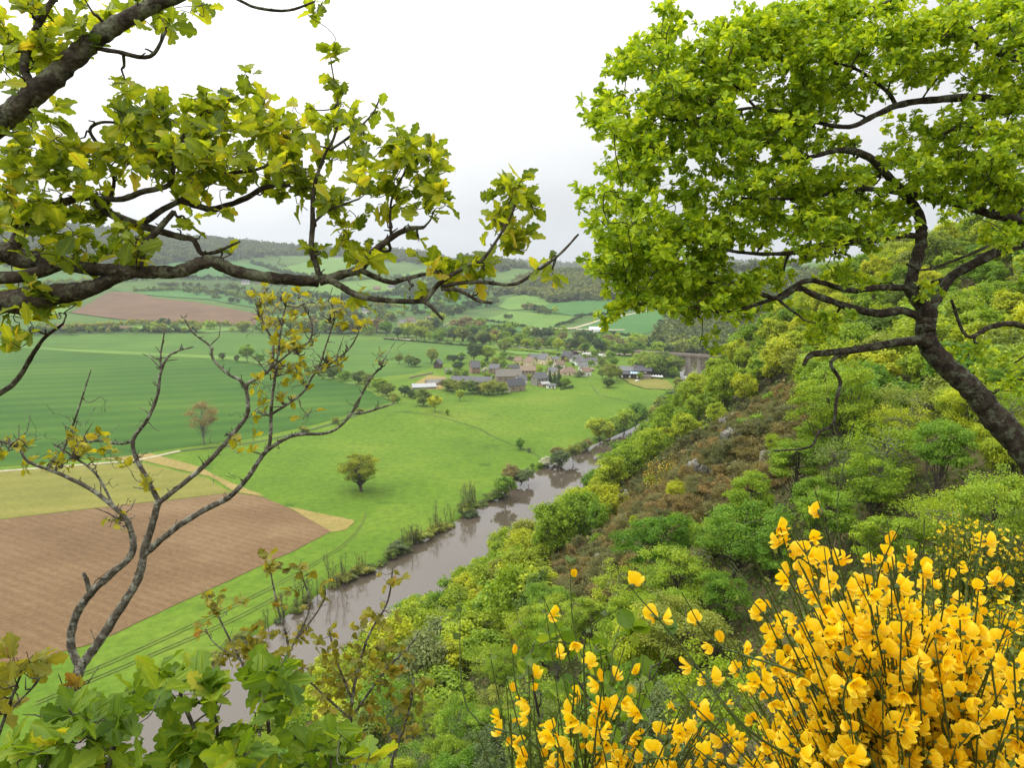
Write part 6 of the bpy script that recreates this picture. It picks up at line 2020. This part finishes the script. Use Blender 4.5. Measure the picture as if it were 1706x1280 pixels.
sapling('oak_shoots', 'clump of close leafy oak shoots with big soft green leaves at the cliff edge', 1.7,
        [[(150, 1560, 8), (170, 1400, 7), (180, 1280, 6), (215, 1170, 4)], [(340, 1560, 8), (330, 1400, 7), (345, 1280, 5), (300, 1160, 4)], [(470, 1560, 8), (465, 1380, 6), (450, 1240, 4), (440, 1130, 3)], [(60, 1560, 7), (50, 1400, 6), (30, 1260, 4)], [(540, 1560, 6), (545, 1400, 5), (550, 1280, 3)], [(345, 1290, 4), (362, 1220, 3.5), (350, 1170, 2.5)]],
        [(150, 1205, 60, 40, 1.2), (215, 1215, 40, 40), (270, 1125, 40, 20, 1.4), (310, 1150, 60, 30, 1.2), (245, 1165, 30, 20), (110, 1250, 70, 35), (300, 1260, 110, 30), (440, 1115, 36, 22, 1.4), (455, 1165, 45, 35, 1.2), (420, 1255, 70, 30), (540, 1262, 50, 25), (30, 1255, 30, 30), (480, 1210, 30, 20), (190, 1275, 80, 20), (560, 1225, 40, 20), (330, 1215, 40, 25, .6), (600, 1270, 40, 15)], 'close', 'limb', 0.00150, 4.8, 0.062, 73, 0.004, 0.13, None, 0.45, 'shrub', 20)
sapling('oak_shoots', 'few yellowish oak shoots rising at the very edge of the view below the ploughed field', 2.4,
        [[(-60, 1420, 5), (-20, 1280, 4), (10, 1190, 3), (40, 1110, 2)], [(0, 1420, 4), (50, 1270, 3), (95, 1190, 2.4), (130, 1150, 1.6)], [(10, 1190, 2.5), (60, 1140, 2), (78, 1105, 1.4)]],
        [(30, 1110, 36, 20, 1.1), (15, 1190, 25, 20), (60, 1120, 30, 12), (0, 1150, 20, 20), (120, 1150, 20, 12, .6)], 'bronze', 'limb', 0.0015, 3.2, 0.075, 74, 0.0035, 0.08, None, 0.6, 'shrub', 40)
ROUND = (np.array([(0, 0, 0), (0.26, 0.22, 0.06), (0.34, 0.52, 0.08), (0.2, 0.85, 0.0), (0, 1, -0.12), (-0.2, 0.85, 0.0), (-0.34, 0.52, 0.08), (-0.26, 0.22, 0.06)], float), [(0, 1, 2, 3, 4), (0, 4, 5, 6, 7)])
sapling('leafy_shrub', 'upright shrub with rounded mid-green leaves behind the sparse broom', 2.1,
        [[(940, 1500, 5), (960, 1380, 4.5), (1000, 1260, 4), (1010, 1170, 3), (985, 1090, 2)], [(1000, 1280, 3.5), (1050, 1220, 3), (1075, 1160, 2.4), (1085, 1110, 1.6)], [(960, 1380, 4), (910, 1240, 3), (890, 1150, 2.4), (885, 1085, 1.6)], [(1005, 1200, 2.6), (960, 1130, 2.2), (940, 1070, 1.5)], [(1060, 1500, 4), (1070, 1350, 3.4), (1055, 1270, 2.6)]],
        [(900, 1080, 30, 24, 1.1), (945, 1065, 35, 24, 1.2), (990, 1080, 35, 20, 1.1), (900, 1120, 40, 24), (1000, 1120, 40, 24), (1060, 1050, 25, 15, .7), (1090, 1110, 25, 24), (1070, 1170, 30, 30), (1060, 1225, 30, 22), (960, 1140, 40, 25, .7), (1100, 1050, 14, 12, .6)], 'close', 'limb', 0.0014, 4.0, 0.05, 75, 0.004, 0.12, ROUND, 0.4, 'shrub', 30)

# ------------------------------------------------------------------ flowering broom
LM['broom'] = leaf_mat('broom_petals', (0.72, 0.43, 0.004), (0.84, 0.60, 0.008), (0.92, 0.76, 0.045), 0.40, 0.0, None, 0.45)
BM['wand'] = plain_mat('green_broom_wand', (0.062, 0.095, 0.022), 0.6, 0.35, 30.0)


def petal(pts_l, w, cup, mid=0.5, n=7, tip=0.0):
    """a cupped oval petal in the xz plane, from its claw at the origin up +z"""
    v, f = [], []
    rows = 6
    for i in range(rows + 1):
        t = i / rows
        wd = w * (math.sin(math.pi * (0.05 + 0.87 * t ** (1.0 / mid * 0.75)))) ** 0.55 * (1.0 if i < rows else 0.62)
        for j in range(n):
            s = -1 + 2 * j / (n - 1)
            v.append((s * wd, -cup * (s * s) * wd * 1.2 + tip * t * t, t * pts_l))
    for i in range(rows):
        for j in range(n - 1):
            a = i * n + j
            f.append((a, a + 1, a + n + 1, a + n))
    return np.array(v), f


def flower_soup(openness, seed):
    """broom flower about 1 unit across: an upright standard, two wings and a drooping keel"""
    rng = np.random.default_rng(seed)
    s = Soup()

    def put(v, f, rx, rz, off, ti):
        a, b = rx, rz
        Rx = np.array([[1, 0, 0], [0, math.cos(a), -math.sin(a)], [0, math.sin(a), math.cos(a)]])
        Rz = np.array([[math.cos(b), -math.sin(b), 0], [math.sin(b), math.cos(b), 0], [0, 0, 1]])
        s.add(v @ Rx.T @ Rz.T + np.array(off), f, 0, np.clip(ti + 0.45 * (v[:, 2] / v[:, 2].max() - 0.55) + 0.05 * rng.normal(size=len(v)), 0, 1))
    v, f = petal(0.78, 0.42, 0.55, 0.62); put(v, f, 0.15 + 0.5 * openness, 0, (0, 0, 0), 0.55)
    for sd in (-1, 1):
        v, f = petal(0.72, 0.21, 0.4, 0.6); put(v, f, 1.25 + 0.35 * openness, sd * (0.22 + 0.4 * openness), (sd * 0.06, -0.02, 0), 0.45)
    v, f = petal(0.70, 0.19, 1.3, 0.7); put(v, f, 1.75 + 0.25 * openness, 0, (0, -0.04, -0.02), 0.72)
    th = np.linspace(0, 2 * np.pi, 6, endpoint=False)
    s.tube([(0, 0.22, -0.10), (0, 0.08, -0.03), (0, -0.02, 0.02)], [0.035, 0.10, 0.12], 6, mi=1, tint=0.4)
    return s


FLOWERS = [flower_soup(o, 5 + i) for i, o in enumerate((0.1, 0.45, 0.8, 1.0))]
BUD = Soup()
_v, _f = petal(0.85, 0.17, 1.6, 0.6); BUD.add(_v, _f, 0, 0.25); BUD.add(_v * np.array([-1, -1, 1]), _f, 0, 0.25)
FMESH = [s.mesh('broom_flower', True) for s in FLOWERS] + [BUD.mesh('broom_bud', True)]
for m_ in FMESH:
    m_.materials.append(LM['broom'])
    if len(m_.polygons) and m_ is not FMESH[-1]: m_.materials.append(BM['wand'])


def broom(name, label, base, tips, n_parts, seed, size=0.024, per=7, top=0.5, side=2, bow=0.18, group=None):
    rng = np.random.default_rng(seed)
    e = empty(name, tuple(base)); tag(e, label, 'shrub', group)
    b = np.array(base)
    st = Soup(); fl = []
    for t in tips:
        t = np.array(t)
        off = np.array([rng.normal() * 0.07, rng.normal() * 0.07, 0])
        out = (t - b) * np.array([1, 1, 0])
        mid = b + off + (t - b - off) * 0.5 - out * bow + np.array([0, 0, 0.10])
        p, r = smooth_path([b + off, (b + off) * 0.5 + mid * 0.5 - out * bow * 0.3, mid, (mid + t) / 2 + rng.normal(size=3) * 0.012 - out * bow * 0.35, t], [0.0042, 0.0034, 0.0026, 0.0017, 0.0008], 9)
        st.tube(p - b, r, 5, cap=False)
        n = len(p)
        # finer side wands
        sets = [(p, r)]
        for k in range(side):
            i = int(rng.integers(n // 3, n - 6))
            d = p[i + 3] - p[i]; d /= np.linalg.norm(d)
            q = p[i] + (d + 0.45 * rand_unit(rng, 1)[0]) * rng.uniform(0.10, 0.28)
            w, wr = smooth_path(wiggle(p[i], q, rng, 4, 0.05), [0.0018, 0.0015, 0.0011, 0.0006], 5)
            st.tube(w - b, wr, 4, cap=False); sets.append((w, wr))
        for w, wr in sets:
            m = len(w)
            for k in range(int(rng.poisson(per * (1.0 if w is p else 0.45)))):
                f = 1 - (1 - top if w is p else 0.9) * 0 - rng.uniform() ** 1.3 * (top if w is p else 0.8)
                i = min(m - 1, int(f * (m - 1)))
                fl.append((w[i], w[min(i + 1, m - 1)] - w[max(i - 1, 0)]))
    # tiny leaves on the wands
    fl = [q for q in fl if (lambda x, y: not (y < 815 or (y < 900 and x > 1560 and not 1625 < x < 1660)))(*project(q[0])[:2])]
    lf = Soup()
    allv = st.arrays()[0]
    pick = allv[rng.integers(len(allv) // 10, len(allv), 2600 if len(tips) > 30 else 900)]
    add_leaves(lf, pick, rand_unit(rng, len(pick)), 0.011, rng, np.clip(0.3 + 0.15 * rng.normal(size=len(pick)), 0, 1))
    st.build('stems', BM['wand'], e, smooth=True)
    lf.build('leaves', LM['under'], e)
    dist = [float(np.linalg.norm(q - np.array([0, 0, CAM_Z]))) for q, _ in fl]
    def seen(q):
        x, y, d = project(q); return 0 <= x <= 1706 and 0 <= y <= 1280
    order = sorted(range(len(fl)), key=lambda i: (not seen(fl[i][0]), dist[i]))
    rest = Soup()
    for rank, i in enumerate(order):
        q, d = fl[i]
        d = d / (np.linalg.norm(d) + 1e-9)
        side_ = np.cross(d, rand_unit(rng, 1)[0]); side_ /= np.linalg.norm(side_) + 1e-9
        up = np.array([0, 0, 1.0]) * 0.8 + d * 0.6 + rng.normal(size=3) * 0.35; up /= np.linalg.norm(up)
        fw = side_ - up * (side_ @ up); fw /= np.linalg.norm(fw) + 1e-9
        x = np.cross(-fw, up) * -1
        Rm = np.stack([np.cross(-fw, up), -fw, up], 1)      # columns: local x, y (towards the stem is +y), z
        k = int(rng.choice(5, p=[0.24, 0.26, 0.22, 0.14, 0.14]))
        sc = size * rng.uniform(0.8, 1.15) * (0.75 if k == 4 else 1)
        pos = q + fw * size * 0.30
        if rank < n_parts:
            o = bpy.data.objects.new('flower', FMESH[k]); COL.objects.link(o); o.parent = e
            M4 = Matrix(((*(Rm[0] * sc), pos[0] - b[0]), (*(Rm[1] * sc), pos[1] - b[1]), (*(Rm[2] * sc), pos[2] - b[2]), (0, 0, 0, 1)))
            o.matrix_local = M4
        else:
            v, loops, sizes, mi, tint = (FLOWERS + [BUD])[k].arrays()
            rest.v.append(((v * sc) @ Rm.T + (pos - b)).astype(np.float32)); rest.loops.append(loops + rest.n); rest.sizes.append(sizes)
            rest.mi.append(mi); rest.tint.append(tint); rest.n += len(v)
    if rest.n:
        o = rest.build('blossom', [LM['broom'], BM['wand']], e, smooth=True); o['kind'] = 'stuff'
    print(name, 'flowers', len(fl))
    return e


def pick_tips(poly, n, seed, dlo, dhi, tilt=0.0):
    rng = np.random.default_rng(seed)
    poly = np.array(poly, float); out = []
    while len(out) < n:
        x = rng.uniform(poly[:, 0].min(), poly[:, 0].max()); y = rng.uniform(poly[:, 1].min(), poly[:, 1].max())
        if inside(poly, np.array([x]), np.array([y]))[0]:
            out.append(unp(x, y, rng.uniform(dlo, dhi)))
    return out


_b = unp(1560, 1280, 1.0)
T1 = pick_tips([(1195, 1150), (1200, 1050), (1225, 955), (1300, 885), (1350, 830), (1375, 850), (1450, 880), (1540, 870), (1585, 930), (1640, 990), (1720, 1030), (1800, 1290), (1150, 1290)], 165, 5, 0.74, 1.2)
T1 += [unp(1358, 818, 0.86), unp(1362, 850, 0.85), unp(1255, 930, 0.86), unp(1478, 868, 0.9), unp(1540, 865, 0.88), unp(1585, 935, 0.84), unp(1630, 985, 0.82), unp(1640, 862, 0.95), unp(1300, 880, 0.88), unp(1420, 890, 0.9), unp(1130, 1150, 0.85), unp(1150, 1240, 0.8)]
broom('flowering_broom', 'large broom bush smothered in big yellow flowers, closest to the lookout', (_b[0], _b[1], h1(_b[0], _b[1]) - 0.02), T1, 100, 3, 0.0190, 10.5, 0.58, 4, 0.30)
_b = unp(900, 1500, 1.0)
T2 = pick_tips([(790, 1250), (800, 1180), (840, 1150), (900, 1110), (985, 1080), (1080, 1090), (1110, 1180), (1110, 1280), (800, 1290)], 24, 6, 0.8, 1.1)
T2 += pick_tips([(1090, 1200), (1180, 1130), (1230, 1180), (1230, 1290), (1080, 1290)], 14, 8, 0.85, 1.05)
T2 += [unp(1000, 1085, 0.9), unp(1040, 1080, 0.9), unp(880, 1095, 0.95), unp(818, 1100, 1.0), unp(965, 1160, 0.88), unp(850, 1190, 0.9), unp(790, 1210, 0.95)]
broom('flowering_broom', 'smaller sparse broom with dark wands and few yellow flowers', (_b[0] + 0.02, _b[1], h1(_b[0], _b[1]) - 0.02), T2, 100, 4, 0.0200, 4.2, 0.26, 3, 0.26)


def far_broom(px, py, hpx, wpx, label, seed, nfl=900, fsize=0.03, dep=None, green=2600):
    """a broom bush farther off: a haze of green wands with yellow flecks"""
    rng = np.random.default_rng(seed)
    p = at(px, py) if dep is None else unp(px, py, dep)
    m = PXM(p)
    h, w = hpx * m, wpx * m / 2
    e = empty('flowering_broom', tuple(p)); tag(e, label, 'shrub')
    st, gr, fl = Soup(), Soup(), Soup()
    tp = []
    z0 = (h1(p[0], p[1]) - p[2] - 0.1) if dep else -0.2
    for k in range(70):
        a = rng.uniform(0, 6.28); q = math.sqrt(rng.uniform())
        t = np.array([w * q * math.cos(a), w * q * math.sin(a), h * (0.55 + 0.45 * math.sqrt(max(0, 1 - q * q))) * rng.uniform(0.75, 1.05)])
        pp, rr = smooth_path([(t[0] * .5, t[1] * .5, z0), (t[0] * .75, t[1] * .75, z0 * .4 + t[2] * .35), t], np.array([0.010, 0.006, 0.002]) * max(1, h / 1.5), 5)
        st.tube(pp, rr, 4, cap=False)
        tp.append(pp[len(pp) // 3:])
    tp = np.concatenate(tp)
    c = tp[rng.integers(0, len(tp), green)] + rng.normal(size=(green, 3)) * 0.07 * h
    add_leaves(gr, c, rand_unit(rng, green), fsize * 1.6, rng, np.clip(0.35 + 0.2 * rng.normal(size=green), 0, 1), (np.array([(0, 0, 0), (0.1, 0.5, 0.02), (0, 1, 0), (-0.1, 0.5, 0.02)]), np.array([(0, 1, 2, 3)])))
    c = tp[rng.integers(0, len(tp), nfl)] + rng.normal(size=(nfl, 3)) * 0.055 * h
    add_leaves(fl, c, rand_unit(rng, nfl) + np.array([0, -0.4, 0.4]), fsize, rng, np.clip(0.55 + 0.2 * rng.normal(size=nfl), 0, 1), (np.array([(0, 0, 0), (0.45, 0.4, 0.1), (0, 0.9, 0), (-0.45, 0.4, 0.1)]), np.array([(0, 1, 2, 3)])))
    st.build('stems', BM['wand'], e); gr.build('leaves', LM['under'], e)
    o = fl.build('blossom', LM['broom'], e); o['kind'] = 'stuff'
    return e


far_broom(1105, 822, 62, 66, 'yellow flowering broom bush alone on the brown gorse spur', 31, 900, 0.17)
far_broom(1058, 1062, 34, 26, 'tiny yellow broom spray among low green bushes', 32, 160, 0.09)
far_broom(948, 945, 16, 16, 'faint yellow-flowered sprig beside the lower gorse', 33, 110, 0.13)
far_broom(1620, 1010, 150, 150, 'dark broom bush speckled with small yellow flowers behind the largest broom', 34, 900, 0.028, 4.6, 4200)
far_broom(1470, 1120, 130, 190, 'low broom densely flecked with yellow, behind the largest broom', 35, 1500, 0.026, 2.6, 3000)
far_broom(1660, 1180, 170, 200, 'half hidden broom flecked with yellow at the rim of the lookout', 36, 1300, 0.026, 2.4, 3000)


def bird(px, py, dep, label):
    p = unp(px, py, dep)
    e = empty('bird', tuple(p)); tag(e, label, 'bird', 'birds in the sky')
    s = Soup()
    s.tube([(-0.28, 0, 0), (-0.15, 0, 0.02), (0.05, 0, 0.03), (0.2, 0, 0.02), (0.27, 0, 0)], [0.02, 0.06, 0.08, 0.05, 0.01], 6)
    for sy in (-1, 1):
        s.add([(0.12, sy * 0.05, 0.05), (0.16, sy * 0.35, 0.18), (-0.02, sy * 0.75, 0.10), (-0.10, sy * 0.35, 0.14), (-0.08, sy * 0.05, 0.05)], [(0, 1, 3, 4), (1, 2, 3)])
    s.build('body', HM['darkslate'], e)


bird(970, 339, 230, 'small dark bird gliding beside the big oak crown, the higher one')
bird(982, 344, 260, 'small dark bird gliding beside the big oak crown, the lower one')
write_labels()
build_haze()
